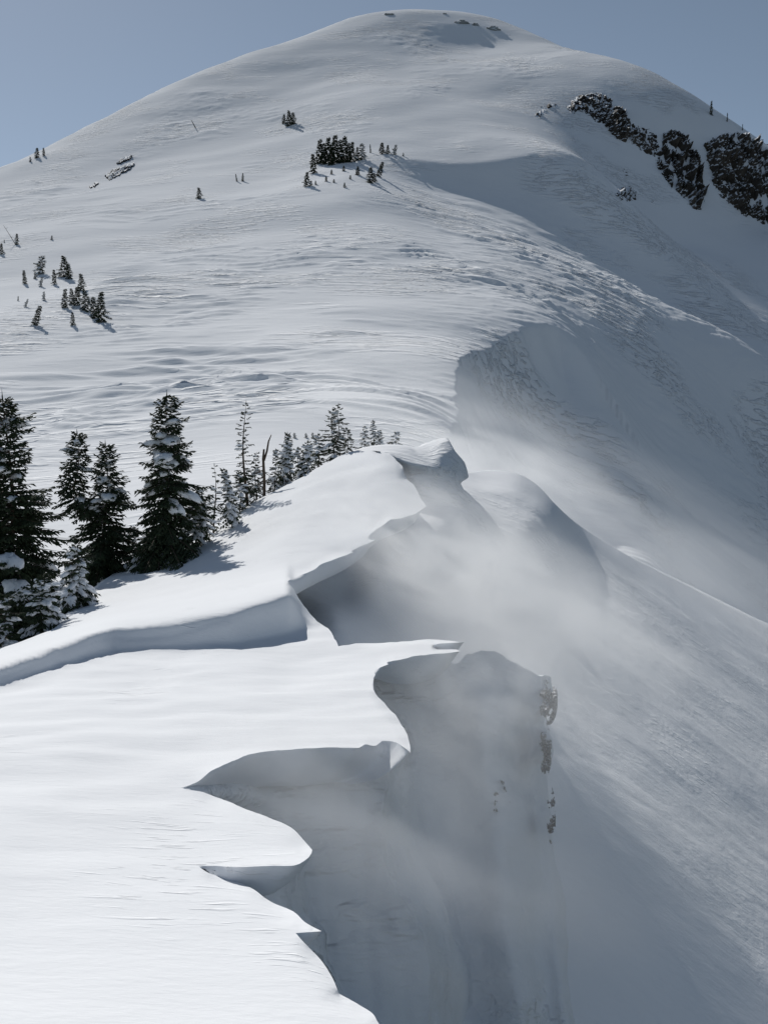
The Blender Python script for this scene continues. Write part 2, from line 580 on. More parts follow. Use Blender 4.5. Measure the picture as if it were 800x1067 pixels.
n_lip, n_poly = len(lip), len(poly)
v2 = [Vector(p) for p in np.r_[poly, pts]]
res = delaunay_2d_cdt(v2, [], [list(range(n_poly))], 1, 1e-4)
tv = np.array([[a[0], a[1]] for a in res[0]])
tf = np.array([f for f in res[2] if len(f) == 3], np.int64)
a_, b_, c_ = tv[tf[:, 0]], tv[tf[:, 1]], tv[tf[:, 2]]
area = (b_[:, 0] - a_[:, 0]) * (c_[:, 1] - a_[:, 1]) - (b_[:, 1] - a_[:, 1]) * (c_[:, 0] - a_[:, 0])
tf[area > 0] = tf[area > 0][:, ::-1]


def top_point(px, py):
    p = at(px, py, d_top(px, py))
    x, y = p[..., 0], p[..., 1]
    k = sstep(6, 14, y)
    up_, cr_ = np.interp(px, BK_X, BK_UP), np.interp(px, BK_X, BK_CR)
    k = k * (1 - 0.85 * sstep(6, -2, py - up_) * sstep(-30, -6, py - cr_) * sstep(350, 310, px))
    p[..., 2] += k * (0.05 * noise2(x / 2.5, y / 2.0, 61) + 0.03 * noise2(x / 1.1, y / 0.7, 62))
    p[..., 2] += 0.03 * k * sastrugi(x, y, 2.2, 0.35, 71, 0.1, 0.4) * sstep(5, 9, y)
    lo_, up2 = np.interp(px, BK_X, BK_LO), np.interp(px, BK_X, BK_UP)
    t_ = (lo_ - py) / np.maximum(lo_ - up2, 4)
    p[..., 2] += 0.07 * noise2(px / 80.0, t_ * 2.6, 65) * sstep(-0.1, .2, t_) * sstep(1.0, .7, t_) * sstep(340, 300, px)
    return p


lt = np.gradient(lip, axis=0)
for _ in range(3):
    lt[1:-1] = (lt[:-2] + 2 * lt[1:-1] + lt[2:]) / 4
ln_ = lt / np.maximum(np.linalg.norm(lt, axis=1, keepdims=True), 1e-6)
lout = ln_[:, 0].copy()
for _ in range(4):
    lout[1:-1] = (lout[:-2] + 2 * lout[1:-1] + lout[2:]) / 4
n5 = np.array([(204, 903), (186, 820), (308, 972), (384, 710), (362, 780), (397, 771), (386, 567), (444, 528), (352, 674)], float)
lout *= sstep(6, 46, np.hypot(lip[:, None, 0] - n5[None, :, 0], (lip[:, None, 1] - n5[None, :, 1]) * 1.5).min(1))   #                     # +1 where the lip faces the viewer, -1 where it turns away


def rounding(px, py):
    """the lip's rounded edge: nearer and lower in front, dropping away behind"""
    out = np.zeros(len(px))
    for s in range(0, len(px), 4000):
        q = np.hypot(px[s:s + 4000, None] - lip[None, :, 0], py[s:s + 4000, None] - lip[None, :, 1])
        i = q.argmin(1)
        dd = q[np.arange(len(i)), i]
        wdt = 8 + 16 * sstep(680, 900, lip[i, 1])
        out[s:s + 4000] = lout[i] * np.clip(1 - dd / wdt, 0, 1) ** 2
    return out


tw = top_point(tv[:, 0], tv[:, 1])
lipw = top_point(lip[:, 0], lip[:, 1])
for arr, uv in ((tw, tv), (lipw, lip)):
    rr_ = rounding(uv[:, 0], uv[:, 1])
    arr *= (1 - np.where(rr_ > 0, 0.016, 0.035) * rr_)[:, None]
bew = top_point(back_edge[:, 0], back_edge[:, 1])


# how far the lip stands out: nothing at the notches where the hollows run out into the top
notch = np.array([(204, 903), (186, 820), (384, 710)], float)
nd_ = np.hypot(lip[:, None, 0] - notch[None, :, 0], (lip[:, None, 1] - notch[None, :, 1]) * 2).min(1)
strength = 0.06 + 0.94 * sstep(4, 90, nd_)
sk = [lipw]
sm = lipw.copy()
for dz, inn in [(0.04, -0.015), (0.10, 0.01), (0.2, 0.07), (0.34, 0.18), (0.5, 0.36), (0.62, 0.7)]:
    for _ in range(5):
        sm[1:-1] = (sm[:-2] + sm[1:-1] * 2 + sm[2:]) / 4
    r = sm.copy()
    sc = np.clip(lipw[:, 1] / 15.0, 0.5, 1.15) * strength
    inn = inn * (1 - 0.6 * sstep(20, 27, lipw[:, 1]))
    r[:, 0] -= inn * sc
    r[:, 1] += 0.25 * inn * sc
    r[:, 2] -= dz * sc
    sk.append(r)
sk = np.array(sk)
ridge_v = [tw]
ridge_f = [tf]
off = len(tw)
sf = grid_faces(len(sk), len(lip))
sf = np.r_[sf[:, [0, 1, 2]], sf[:, [0, 2, 3]]] + off
ridge_v.append(sk.reshape(-1, 3))
ridge_f.append(sf)
off += sk.size // 3
# behind the crest the snow rolls over and drops to the saddle
bk = np.array([bew, bew * np.array([1.02, 1.02, 1]) + [0, 0, -0.03], bew * np.array([1.06, 1.06, 1]) + [-.2, 0, -0.35], bew * np.array([1.14, 1.14, 1]) + [-.6, 0, -1.5], bew * np.array([1.3, 1.3, 1]) + [-2, 0, -5.0]])
bf = grid_faces(len(bk), len(bew))
bf = np.r_[bf[:, [0, 1, 2]], bf[:, [0, 2, 3]]] + off
ridge_v.append(bk.reshape(-1, 3))
ridge_f.append(bf)
ridge = mesh_obj('ridge_snowfield', np.concatenate(ridge_v), np.concatenate(ridge_f), M_RIDGE)
tag(ridge, kind='structure')

# ------------------------------------------------------------------ the shaded slope right of the ridge and its rounded spur
crest = smooth_curve([(250, 606), (300, 594), (360, 576), (400, 552), (425, 528), (445, 505), (470, 497), (492, 492), (515, 490), (540, 494), (560, 506), (580, 527), (604, 548), (650, 577), (720, 613), (800, 655), (900, 707), (1020, 770)])
def plane_d(px, py, z0, sx_, sy_):
    """forward distance to the plane z = z0 + sx x + sy y along a sight line"""
    r = ray(px, py)
    return z0 / (r[..., 2] - sx_ * r[..., 0] - sy_)


SPTS = [
    (300, 594, 40), (360, 576, 44), (400, 552, 49), (445, 505, 64), (492, 492, 77), (540, 494, 79), (560, 506, 78), (580, 527, 76.5),
    (500, 512, 68), (550, 520, 71), (490, 534, 58.5), (550, 542, 64), (470, 530, 57), (604, 580, 70), (320, 625, 40), (350, 645, 37), (590, 740, 42), (285, 612, 41), (285, 650, 40),
    (360, 620, 42.5), (400, 600, 43.5), (440, 560, 50), (440, 600, 48.5), (440, 650, 45), (500, 560, 57), (500, 600, 53.5), (500, 660, 47), (560, 572, 61), (560, 620, 55.5), (560, 680, 46.5), (585, 570, 66), (600, 620, 61), (620, 660, 56),
]
for qx, qy in ((604, 548), (650, 577), (720, 613), (800, 655), (1020, 770), (720, 660), (800, 710), (680, 620), (640, 700), (720, 740), (800, 780), (800, 850), (590, 850),
               (600, 960), (700, 960), (800, 960), (600, 1067), (800, 1067), (600, 1180), (800, 1180), (1020, 1180), (1020, 900), (400, 800), (400, 1000), (300, 1180), (250, 900)):
    SPTS.append((qx, qy, float(plane_d(qx, qy, -15.6, -0.76, 0.27))))
sp = np.array(SPTS, float)
T_S = TPS(sp[:, :2], 1.0 / sp[:, 2], smooth=1e-5, scale=100.0)
sx = np.linspace(286, 1018, 330)
cy = np.interp(sx, crest[:, 0], crest[:, 1])
tt = np.linspace(0, 1, 300) ** 1.15
SY = cy[None, :] + (1185 - cy[None, :]) * tt[:, None]
SX = np.repeat(sx[None, :], len(tt), 0)
sw = at(SX, SY, (1.0 / T_S(SX, SY)) * (1 + 0.05 * np.exp(-((SY - cy[None, :]) / 40.0) ** 2) * sstep(570, 680, SX)))
x, y = sw[..., 0], sw[..., 1]
sw[..., 2] += (0.22 * noise2(x / 6, y / 6, 81) + 0.10 * fbm(x / 2.5, y / 2.0, 82, 3)) * sstep(0, 0.05, tt)[:, None]
b0 = sw[0]
roll = [b0 * np.array([k, k, 1]) + np.array([0, 0, -h]) for k, h in ((1.45, 14.0), (1.22, 4.5), (1.10, 1.2), (1.04, 0.25))]
sv = np.concatenate([np.array(roll), sw])
slope = mesh_obj('snow_slope', sv.reshape(-1, 3), grid_faces(sv.shape[0], sv.shape[1]), M_SLOPE)
tag(slope, kind='structure')

# ------------------------------------------------------------------ the near cornice wall, down to the prow
def wall_d(px, py):
    """a steep face: it steps back under each tongue and ends in the buttress below the farthest one"""
    px, py = np.asarray(px, float), np.asarray(py, float)
    dt = 1.0 / T_T(px, py)
    far_ = 25.4 - 0.0115 * (py - 690)
    k_hi = sstep(800, 775, py)
    mid = dt * 1.035 * k_hi + (15.5 - 0.004 * (py - 800)) * (1 - k_hi)
    lx = np.interp(py, [880, 900, 950, 970, 1000, 1035, 1067, 1120, 1180], [322, 318, 325, 335, 336, 353, 393, 426, 436])
    ld = np.interp(py, [880, 900, 985, 1067, 1180], [10.9, 10.7, 8.7, 7.2, 5.6])
    k_lo = sstep(872, 900, py)
    w_ = sstep(lx - 50, lx + 8, px)
    near = ld + (mid - ld) * w_
    base = mid * (1 - k_lo) + near * k_lo
    bx = 434 + 0.22 * (py - 760) + 10 * np.sin(py / 37.0)
    lp = np.interp(py, [660, 690, 710, 730, 752, 770, 786], [386, 388, 386, 396, 415, 423, 427])
    kk = sstep(835, 775, py)
    lo_e, hi_e = (lp - 24) * kk + (bx - 50) * (1 - kk), (lp + 6) * kk + (bx - 4) * (1 - kk)
    d = base + (far_ - base) * np.clip(sstep(0, 1, (px - lo_e) / (hi_e - lo_e)), 0, 1)
    d = d - 0.7 * np.exp(-((px - (505 + 0.12 * (py - 760))) / 26) ** 2) * sstep(690, 760, py)   # the buttress stands a little proud
    d = d + 0.6 * np.exp(-((px - (548 + 0.08 * (py - 760))) / 14) ** 2) * sstep(700, 780, py)
    for nx, ny, wx_, wy_ in ((204, 905, 60, 22), (186, 821, 70, 22)):
        k = np.exp(-(np.maximum(px - nx, 0) / wx_) ** 2 - ((py - ny) / wy_) ** 2)
        k = np.where(px < nx, np.exp(-((py - ny) / wy_) ** 2), k)
        d = d * (1 - k) + (dt * 1.006) * k
    return d


prow = smooth_curve([(486, 667), (520, 664), (546, 663), (556, 668), (566, 682), (575, 697), (579, 722), (580, 736), (571, 745), (569, 756), (575, 770), (576, 790), (571, 800), (573, 830), (578, 860), (581, 890), (585, 930), (590, 980), (596, 1040), (604, 1110), (614, 1185)])
wy = np.linspace(664, 1185, 300)
pr = np.interp(wy, prow[3:, 1], prow[3:, 0])
top_x = np.interp(wy, [664, 668], [556, 556])
pr = np.where(wy < 668, top_x, pr)
lf = np.interp(wy, [664, 680, 700, 760, 800, 830, 870, 905, 940, 985, 1035, 1080, 1185], [340, 330, 330, 300, 170, 150, 200, 170, 190, 260, 310, 340, 380])
ss = np.linspace(0, 1, 240)
WX = lf[:, None] + (pr - lf)[:, None] * ss[None, :]
WY = np.repeat(wy[:, None], len(ss), 1)
topmin = 680 + 12 * sstep(486, 474, WX) + 24 * sstep(510, 566, WX) + 3.0 * noise2(WX / 14, WX * 0 + .3, 95)
WY = np.maximum(WY, topmin + (WY - 664) * 0.02)
dw = wall_d(WX, WY)
ins = inside(WX.ravel(), WY.ravel(), poly).reshape(WX.shape)
dt = 1.0 / T_T(WX, WY)
dw = np.where(ins, np.maximum(dw, dt * 1.006), dw)
# the wall rounds off towards its prow
dw = dw + 1.2 * np.clip((ss[None, :] - 0.93) / 0.07, 0, 1) ** 2
ww = at(WX, WY, dw)
x, y, z = ww[..., 0], ww[..., 1], ww[..., 2]
am = np.clip(1 - ins, 0, 1)
ww[..., 0] += am * (0.14 * noise2(y / 1.6, z / 1.3, 91) + 0.07 * fbm(y / 0.6, z / 0.9, 92, 3))
ww[..., 1] += am * 0.22 * fbm((x + .3 * y) / 0.9, z / 2.6, 93, 3)
# right of the prow the wall turns away
last = ww[:, -1]
turn = [last * np.array([1.0, k, 1.0]) * np.array([k, 1, k]) + np.array([-s, 0, 0]) for k, s in ((1.03, 0.02), (1.10, 0.15), (1.25, 0.6), (1.6, 2.0))]
wv = np.concatenate([ww, np.stack(turn, 1)], 1)
# and above, over its top edge
t0 = wv[0]
over = np.array([t0 * np.array([k, k, 1]) + np.array([0, 0, -h]) for k, h in ((1.3, 9.0), (1.10, 3.0), (1.03, 0.9))])
wv = np.concatenate([over, wv], 0)
face = mesh_obj('cornice_wall', wv.reshape(-1, 3), grid_faces(wv.shape[0], wv.shape[1]), M_FACE)
tag(face, kind='structure')

# ------------------------------------------------------------------ the far cornice block at the top of the hump
def slab(name, cols, mat, ny=10, seed=0, amp=0.0):
    """a loft through columns of (frame x, frame y, forward metres) points"""
    c = [np.array(a, float) for a in cols]
    rows = []
    for a in c:
        cc = smooth_curve(a[:, :2], 4)
        s = np.r_[0, np.cumsum(np.hypot(*np.diff(cc, axis=0).T))]
        s0 = np.r_[0, np.cumsum(np.hypot(*np.diff(a[:, :2], axis=0).T))]
        q = np.linspace(0, 1, ny)
        xx = np.interp(q * s[-1], s, cc[:, 0])
        yy = np.interp(q * s[-1], s, cc[:, 1])
        dd = np.interp(q * s0[-1], s0, a[:, 2])
        rows.append(at(xx, yy, dd))
    rows = np.array(rows)
    return rows


blk = slab('cornice_block', [
    [(352, 474, 66), (380, 466, 65), (402, 463, 64), (422, 464, 63), (434, 466, 62.0), (446, 461, 63), (458, 457, 63), (466, 456, 62.5)],
    [(358, 474, 62), (380, 467, 62.0), (402, 464.5, 61.5), (424, 466, 60.5), (436, 472, 60.0), (448, 470, 60.6), (459, 462, 61.0), (468, 459, 61.0)],
    [(362, 475, 59.5), (380, 470, 59.5), (402, 469, 59.0), (420, 473, 58.6), (437, 481, 58.0), (450, 482, 58.6), (461, 474, 59.6), (474, 470, 60.2)],
    [(366, 476, 58.6), (382, 474, 58.2), (404, 474, 57.6), (424, 482, 57.0), (440, 485, 57.2), (455, 487, 58.2), (468, 484, 59.2), (484, 482, 60.2)],
    [(376, 484, 59), (390, 484, 58.6), (410, 488, 58.0), (428, 494, 57.4), (444, 497, 57.6), (458, 499, 58.2), (472, 498, 59.0), (488, 497, 60.4)],
    [(390, 500, 59), (402, 500, 58.4), (418, 504, 57.6), (436, 508, 57.0), (450, 510, 57.2), (462, 510, 57.8), (473, 508, 58.6), (480, 504, 59.8)],
    [(410, 525, 57), (420, 525, 56.6), (432, 526, 56.2), (444, 528, 56), (456, 530, 56.2), (468, 530, 56.6), (480, 527, 57.4), (492, 524, 59)],
    [(410, 560, 55.5), (425, 560, 55.3), (440, 560, 55), (456, 562, 55), (470, 562, 55.4), (485, 562, 56), (500, 560, 57), (510, 556, 58.4)],
    [(410, 600, 56), (425, 600, 56), (440, 600, 56), (460, 600, 56), (475, 600, 56), (490, 600, 57), (505, 600, 58), (518, 596, 60)],
], None, ny=40)
# resample smoothly across the columns
def refine(rows, n):
    k = len(rows)
    out = []
    for i in range(k - 1):
        a, b, c, d = rows[max(i - 1, 0)], rows[i], rows[i + 1], rows[min(i + 2, k - 1)]
        for t in np.linspace(0, 1, n, endpoint=False):
            lin = b * (1 - t) + c * t
            cat = 0.5 * ((2 * b) + (c - a) * t + (2 * a - 5 * b + 4 * c - d) * t * t + (3 * b - a - 3 * c + d) * t ** 3)
            out.append(0.5 * lin + 0.5 * cat)
    out.append(rows[-1])
    return np.array(out)


blk = refine(blk, 6)
e = blk[:, -1]
ex = [e * np.array([1.02, 1.04, 1.03]) + [-0.1, 0, 0], e * np.array([1.0, 1.12, 1.1]) + [-1.2, 0, -0.4], e * np.array([0.9, 1.25, 1.2]) + [-3, 0, -2]]
blk = np.concatenate([blk, np.stack(ex, 1)], 1)
f0 = blk[0]
blk = np.concatenate([np.array([f0 * np.array([1.12, 1.12, 1]) + [0, 0, -4.0], f0 * np.array([1.04, 1.04, 1]) + [0, 0, -0.8]]), blk], 0)
block = mesh_obj('cornice_block', blk.reshape(-1, 3), grid_faces(blk.shape[0], blk.shape[1]), M_FACE)
tag(block, kind='structure')

# ------------------------------------------------------------------ conifers
class Geo:
    def __init__(self):
        self.v, self.f, self.m = [], [], []

    def add(self, vs, fs, mi=0):
        o = len(self.v)
        self.v.extend(vs)
        self.f.extend([tuple(i + o for i in f) for f in fs])
        self.m.extend([mi] * len(fs))

    def tube(self, path, radii, n=7, mi=0):
        vs, fs = [], []
        for k, (p, r) in enumerate(zip(path, radii)):
            t = (path[min(k + 1, len(path) - 1)] - path[max(k - 1, 0)]).normalized()
            u = t.cross(Vector((0.3, 1, 0.1))).normalized()
            w_ = t.cross(u)
            for j in range(n):
                a = 2 * math.pi * j / n
                vs.append(p + (u * math.cos(a) + w_ * math.sin(a)) * r)
        for k in range(len(path) - 1):
            for j in range(n):
                fs.append((k * n + j, k * n + (j + 1) % n, (k + 1) * n + (j + 1) % n, (k + 1) * n + j))
        self.add(vs, fs, mi)

    def lance(self, a, b, wdt, rnd, sag=0.0, mi=0):
        """a pointed spray of needles from a to b: two crossed folded blades"""
        d = b - a
        L = d.length
        if L < 1e-5:
            return
        d = d / L
        u = d.cross(Vector((0, 0, 1)))
        if u.length < 1e-3:
            u = Vector((1, 0, 0))
        u.normalize()
        n = u.cross(d)
        c = a + d * L * rnd.uniform(0.35, 0.55)
        s_ = Vector((0, 0, -sag * L))
        ridge_ = c + n * wdt * 0.28
        vs = [a, c + u * wdt * .5 - n * wdt * .15, b + s_, c - u * wdt * .5 - n * wdt * .15, ridge_]
        self.add(vs, [(0, 1, 4), (1, 2, 4), (2, 3, 4), (3, 0, 4)], mi)

    def lump(self, c, ax, ay, az, dirx, rnd, mi=0, nu=8, nv=5, rough=0.25):
        """a rounded lump of snow lying along dirx"""
        dx = Vector(dirx).normalized()
        dy = dx.cross(Vector((0, 0, 1)))
        if dy.length < 1e-3:
            dy = Vector((1, 0, 0))
        dy.normalize()
        dz = dy.cross(dx)
        if dz.z < 0:
            dz = -dz
        vs, fs = [], []
        for i in range(nv + 1):
            th = math.pi * i / nv
            for j in range(nu):
                ph = 2 * math.pi * j / nu
                k = 1 + rnd.uniform(-rough, rough)
                zz = math.cos(th)
                zz = zz if zz > 0 else zz * 0.45
                vs.append(c + dx * (ax * math.sin(th) * math.cos(ph) * k) + dy * (ay * math.sin(th) * math.sin(ph) * k) + dz * (az * zz))
        for i in range(nv):
            for j in range(nu):
                fs.append((i * nu + j, (i + 1) * nu + j, (i + 1) * nu + (j + 1) % nu, i * nu + (j + 1) % nu))
        self.add(vs, fs, mi)

    def build(self, name, mats, parent=None, smooth=False):
        return mesh_obj(name, np.array([tuple(p) for p in self.v]), self.f, None, parent, smooth, mats, self.m)


def conifer(h, rad, seed, dens=15, droop=0.5, snow=0.3, lean=(0, 0), power=0.85, tops=((0, 0, 1.0),), gap=0.0, low=0.04, twig=0.075, pad=1.0, side=None, bias=None):
    """tapered trunk, layered drooping boughs made of needle sprays, and the snow caught on them"""
    rnd = random.Random(seed)
    tr, cr, sn = Geo(), Geo(), []
    for (ox, oz, frac) in tops:
        hh = h * frac
        rr = rad * (1.0 if oz == 0 else 0.42 * (1 - oz) / 0.5)
        z0 = h * oz

        def axis(t):
            return Vector((lean[0] * t * h + ox * h * (1 if oz else 0) * min(1, t * 4) + 0.02 * h * math.sin(t * 5 + seed), lean[1] * t * h + 0.015 * h * math.cos(t * 4 + seed), z0 + (hh - z0) * t))
        path = [axis(k / 10.0) for k in range(11)]
        if oz == 0:
            path = [path[0] - Vector((0, 0, 0.08 * h))] + path
        br = 0.018 * h * (1 if oz == 0 else 0.5)
        tr.tube(path, [max(br * (1 - k / (len(path) - 0.6)), 0.004 * h / 6) for k in range(len(path))])
        span = hh - z0
        n = max(10, int(span * dens))
        az = rnd.uniform(0, 6.28)
        shelf = [rnd.uniform(0.6, 1.25) for _ in range(14)]
        shelf2 = [[rnd.uniform(0.5, 1.35) for _ in range(9)] for _ in range(6)]
        for i in range(n):
            t = low + (0.985 - low) * (i + rnd.random()) / n
            if rnd.random() < gap:
                continue
            az += 2.399 + rnd.uniform(-.5, .5)
            prof = (1 - t) ** power
            sec = shelf2[int(((az % 6.2832) / 6.2832) * 5.99)][int(t * 8.9)]
            L = rr * prof * rnd.uniform(0.5, 1.15) * shelf[int(t * 13.9)] * sec + 0.03 * h * (1 - t) + 0.05
            if t < 0.14:
                L *= 0.75 + t * 1.7
            if bias is not None:
                L *= 1 + bias * math.cos(az)
            base = axis(t)
            el = 0.55 * t - 0.10 - 0.15 * (1 - t) + rnd.uniform(-.12, .12)
            hd = Vector((math.cos(az), math.sin(az), 0))
            ns = max(3, int(L / (twig * 1.5)))
            pts_ = []
            for k in range(ns + 1):
                q = k / ns
                zz = L * (math.sin(el) * q - droop * 0.55 * q * q * (1.1 - 0.7 * t) + 0.18 * droop * q ** 5)
                pts_.append(base + hd * (L * math.cos(el) * q) + Vector((0, 0, zz)))
            if L > 0.25:
                tr.tube([pts_[0], pts_[max(1, ns // 2)], pts_[-1]], [0.012 * L + .006, 0.008 * L + .003, 0.003], 4)
            sdv = Vector((-hd.y, hd.x, 0))
            for k in range(1, ns + 1):
                q = k / ns
                p = pts_[k]
                tdir = (pts_[k] - pts_[k - 1]).normalized()
                for sgn in (-1, 1):
                    if rnd.random() < 0.12:
                        continue
                    tl = (0.34 * L * (1.05 - q) + twig * 1.6) * rnd.uniform(0.7, 1.2)
                    e = p + (tdir * rnd.uniform(.5, .9) + sdv * sgn * rnd.uniform(.5, .95)).normalized() * tl
                    e.z -= droop * tl * rnd.uniform(0.1, 0.6)
                    cr.lance(p, e, twig * rnd.uniform(.9, 1.6), rnd, 0.1)
                    if tl > 0.22:
                        for mm in range(int(tl / 0.11)):
                            b_ = p.lerp(e, rnd.uniform(.25, .95))
                            cr.lance(b_, b_ + (tdir * .6 + sdv * sgn * rnd.uniform(-.4, .9) + Vector((0, 0, rnd.uniform(-.8, .35)))).normalized() * twig * rnd.uniform(1.3, 2.4), twig * .8, rnd)
                if rnd.random() < .7:
                    cr.lance(p, p + (tdir + Vector((0, 0, rnd.uniform(-.9, .2)))) * twig * 1.9, twig, rnd)
            cr.lance(pts_[-2], pts_[-1] + (pts_[-1] - pts_[-2]).normalized() * twig * 1.4, twig * .9, rnd)
            if snow > 0 and L > 0.18 * rad and 0.06 < t < 0.93:
                zone = math.sin(t * 9 + seed * 1.7) * 0.5 + 0.5
                if rnd.random() < snow * (0.35 + zone):
                    q0 = rnd.uniform(.45, .8)
                    k0 = min(ns, max(1, int(q0 * ns)))
                    tdir = (pts_[k0] - pts_[k0 - 1]).normalized()
                    g1 = Geo()
                    for rep_ in range(rnd.choice((2, 3, 4))):
                        kk = min(ns, max(1, k0 + rep_ - 1))
                        c = pts_[kk] + Vector((rnd.uniform(-.1, .1), rnd.uniform(-.1, .1), -0.01)) * L
                        g1.lump(c + Vector((0, 0, .03 * pad)), min(.42, (0.10 + 0.13 * L * rnd.uniform(.6, 1.2)) * pad), min(.28, (0.06 + 0.10 * L * rnd.uniform(.5, 1.2)) * pad), min(.20, (0.06 + 0.045 * L) * pad), tdir + Vector((0, 0, -.3)), rnd, nu=12, nv=6, rough=.36)
                    sn.append((L * (1.4 + 0.6 * -hd.y), g1))
        # leader
        top = axis(1.0)
        cr.lance(axis(.95), top + Vector((0, 0, 0.03 * h)), twig, rnd)
    return tr, cr, sn


def tree_thing(name, label, loc, h, rad, seed, group=None, needle=None, cat='tree', parts=0, **kw):
    root = tag(empty(name, loc), label, cat, group)
    tr, cr, sn = conifer(h, rad, seed, **kw)
    tr.build('trunk', [M_BARK], root, True)
    sn.sort(key=lambda q: -q[0])
    for _, g1 in sn[parts:]:
        cr.add(g1.v, g1.f, 1)
    cr.build('crown', [needle or M_NEEDLE, M_TREESNOW], root)
    for _, g1 in sn[:parts]:
        g1.build('snow_patch', [M_TREESNOW], root, True)
    return root


def spot(px, py, d):
    p = at(px, py, np.array(float(d)))
    return tuple(p)


def near_tree(name, label, px, base_y, top_y, half, d, seed, **kw):
    h = (base_y - top_y) * d / F
    return tree_thing(name, label, spot(px, base_y, d), h, half * d / F, seed, **kw)


G1 = 'conifers along the left side of the ridge'
near_tree('conifer', 'biggest dark conifer, cut by the left edge of the photo, broad tiers of snowy boughs', 10, 700, 411, 84, 40, 11, group=G1, dens=28, droop=0.8, snow=0.2, power=0.55, pad=1.3, twig=0.10, parts=40)
near_tree('conifer', 'double-topped dark conifer with a thin second leader on its left side', 108, 612, 458, 52, 48, 23, group=G1, dens=30, droop=0.75, snow=0.17, power=0.55, parts=30, pad=1.3, tops=((0, 0, 0.98), (-0.19, 0.5, 1.05)), lean=(0.02, 0), twig=0.10)
near_tree('conifer', 'tall dark conifer with brown trunk showing low down and a long right bough', 164, 592, 411, 58, 46.5, 31, group=G1, dens=30, droop=0.9, snow=0.2, power=0.68, lean=(0.09, 0), bias=0.15, pad=1.6, twig=0.10, parts=30)
near_tree('young_conifer', 'small conifer plastered with snow in front of the biggest dark conifer', 45, 678, 597, 34, 33, 41, group=G1, dens=40, droop=0.9, snow=0.7, parts=20, power=0.7, pad=0.9)
near_tree('young_conifer', 'bowed conifer under a heavy snow load between the biggest and the double-topped tree', 76, 640, 568, 30, 37, 43, group=G1, dens=36, droop=1.3, snow=0.8, parts=20, power=0.45, pad=1.0, lean=(0.1, 0))
near_tree('young_conifer', 'dark low conifer in the bottom left corner of the trees', 6, 704, 618, 30, 32.0, 47, group=G1, dens=34, droop=0.8, snow=0.4, power=0.6)
near_tree('young_conifer', 'tiny sapling standing alone just right of the brown-trunked conifer', 189, 587, 558, 8, 46, 53, group=G1, dens=30, droop=0.4, snow=0.05, twig=0.06)
G2 = 'trees standing behind the crest of the ridge'
near_tree('young_conifer', 'thin bare-looking spire behind the crest, first right of the brown-trunked conifer', 224, 556, 484, 11, 50, 61, group=G2, dens=13, droop=0.5, snow=0.1, gap=0.25)
near_tree('young_conifer', 'bent snow-covered conifer leaning left beside the thin bare-looking spire', 243, 545, 488, 11, 50, 67, group=G2, dens=20, droop=1.2, snow=1.1, lean=(-0.18, 0), power=0.5)
near_tree('young_conifer', 'small snow-covered conifer at the crest where the long bough ends', 212, 560, 508, 13, 48, 69, group=G2, dens=20, droop=1.2, snow=1.0, power=0.5, lean=(-0.1, 0))
near_tree('conifer', 'tall narrow spire conifer behind the crest with short even branches', 256, 530, 419, 15, 54, 71, group=G2, dens=14, droop=0.45, snow=0.08, power=0.7, gap=0.08)
near_tree('young_conifer', 'dark young conifer behind the leafless broken snag', 287, 515, 468, 10, 56, 73, group=G2, dens=20, droop=0.6, snow=0.3)
near_tree('young_conifer', 'white snow-laden conifer with a knobby top right of the broken snag', 299, 508, 451, 15, 57, 79, group=G2, dens=24, droop=1.1, snow=1.2, power=0.75)
near_tree('young_conifer', 'low snowy scrub conifer left of the twin-leader tree', 321, 496, 460, 13, 58, 83, group=G2, dens=22, droop=1.1, snow=0.9, power=0.6)
near_tree('conifer', 'open-branched conifer with two leaders at the top of the ridge', 347, 486, 424, 21, 60, 89, group=G2, dens=16, droop=0.35, snow=0.12, power=0.55, tops=((0, 0, 0.97), (0.10, 0.35, 1.04)))
near_tree('young_conifer', 'short round conifer leftmost of the trio past the hump', 380, 470, 445, 6, 74, 97, group=G2, dens=18, droop=0.6, snow=0.4, power=0.5)
near_tree('young_conifer', 'pointed conifer in the middle of the trio past the hump', 389, 470, 438, 6, 75, 101, group=G2, dens=18, droop=0.6, snow=0.4)
near_tree('young_conifer', 'bushy half-snowy conifer on the right of the trio past the hump', 395, 470, 449, 6, 74, 103, group=G2, dens=20, droop=0.6, snow=0.5, power=0.4)
near_tree('young_conifer', 'bent bushy conifer alone at the right end, next to the cornice', 411, 470, 450, 9, 76, 107, group=G2, dens=16, droop=0.8, snow=0.6, lean=(0.12, 0), power=0.5)

near_tree('young_conifer', 'small dark conifer tucked against the left side of the broken snag', 267, 520, 472, 10, 56, 109, group=G2, dens=20, droop=0.6, snow=0.3)
near_tree('young_conifer', 'low dark scrub conifer between the tall narrow spire and the bent snowy one', 250, 532, 492, 10, 53, 113, group=G2, dens=22, droop=0.8, snow=0.5, power=0.6)
near_tree('young_conifer', 'low dark conifer just right of the white knobby conifer', 311, 500, 466, 11, 58, 127, group=G2, dens=22, droop=0.8, snow=0.4, power=0.6)
near_tree('young_conifer', 'dark shoulder-high conifer hugging the left side of the two-leader tree', 332, 490, 452, 12, 60, 131, group=G2, dens=20, droop=0.7, snow=0.4, power=0.6)
near_tree('young_conifer', 'small dark conifer hugging the right side of the two-leader tree', 362, 478, 446, 10, 62, 137, group=G2, dens=20, droop=0.6, snow=0.2, power=0.6)
near_tree('young_conifer', 'drooping snowy conifer under the long right bough of the brown-trunked tree', 203, 570, 516, 16, 48, 139, group=G1, dens=26, droop=1.1, snow=0.7, power=0.5)
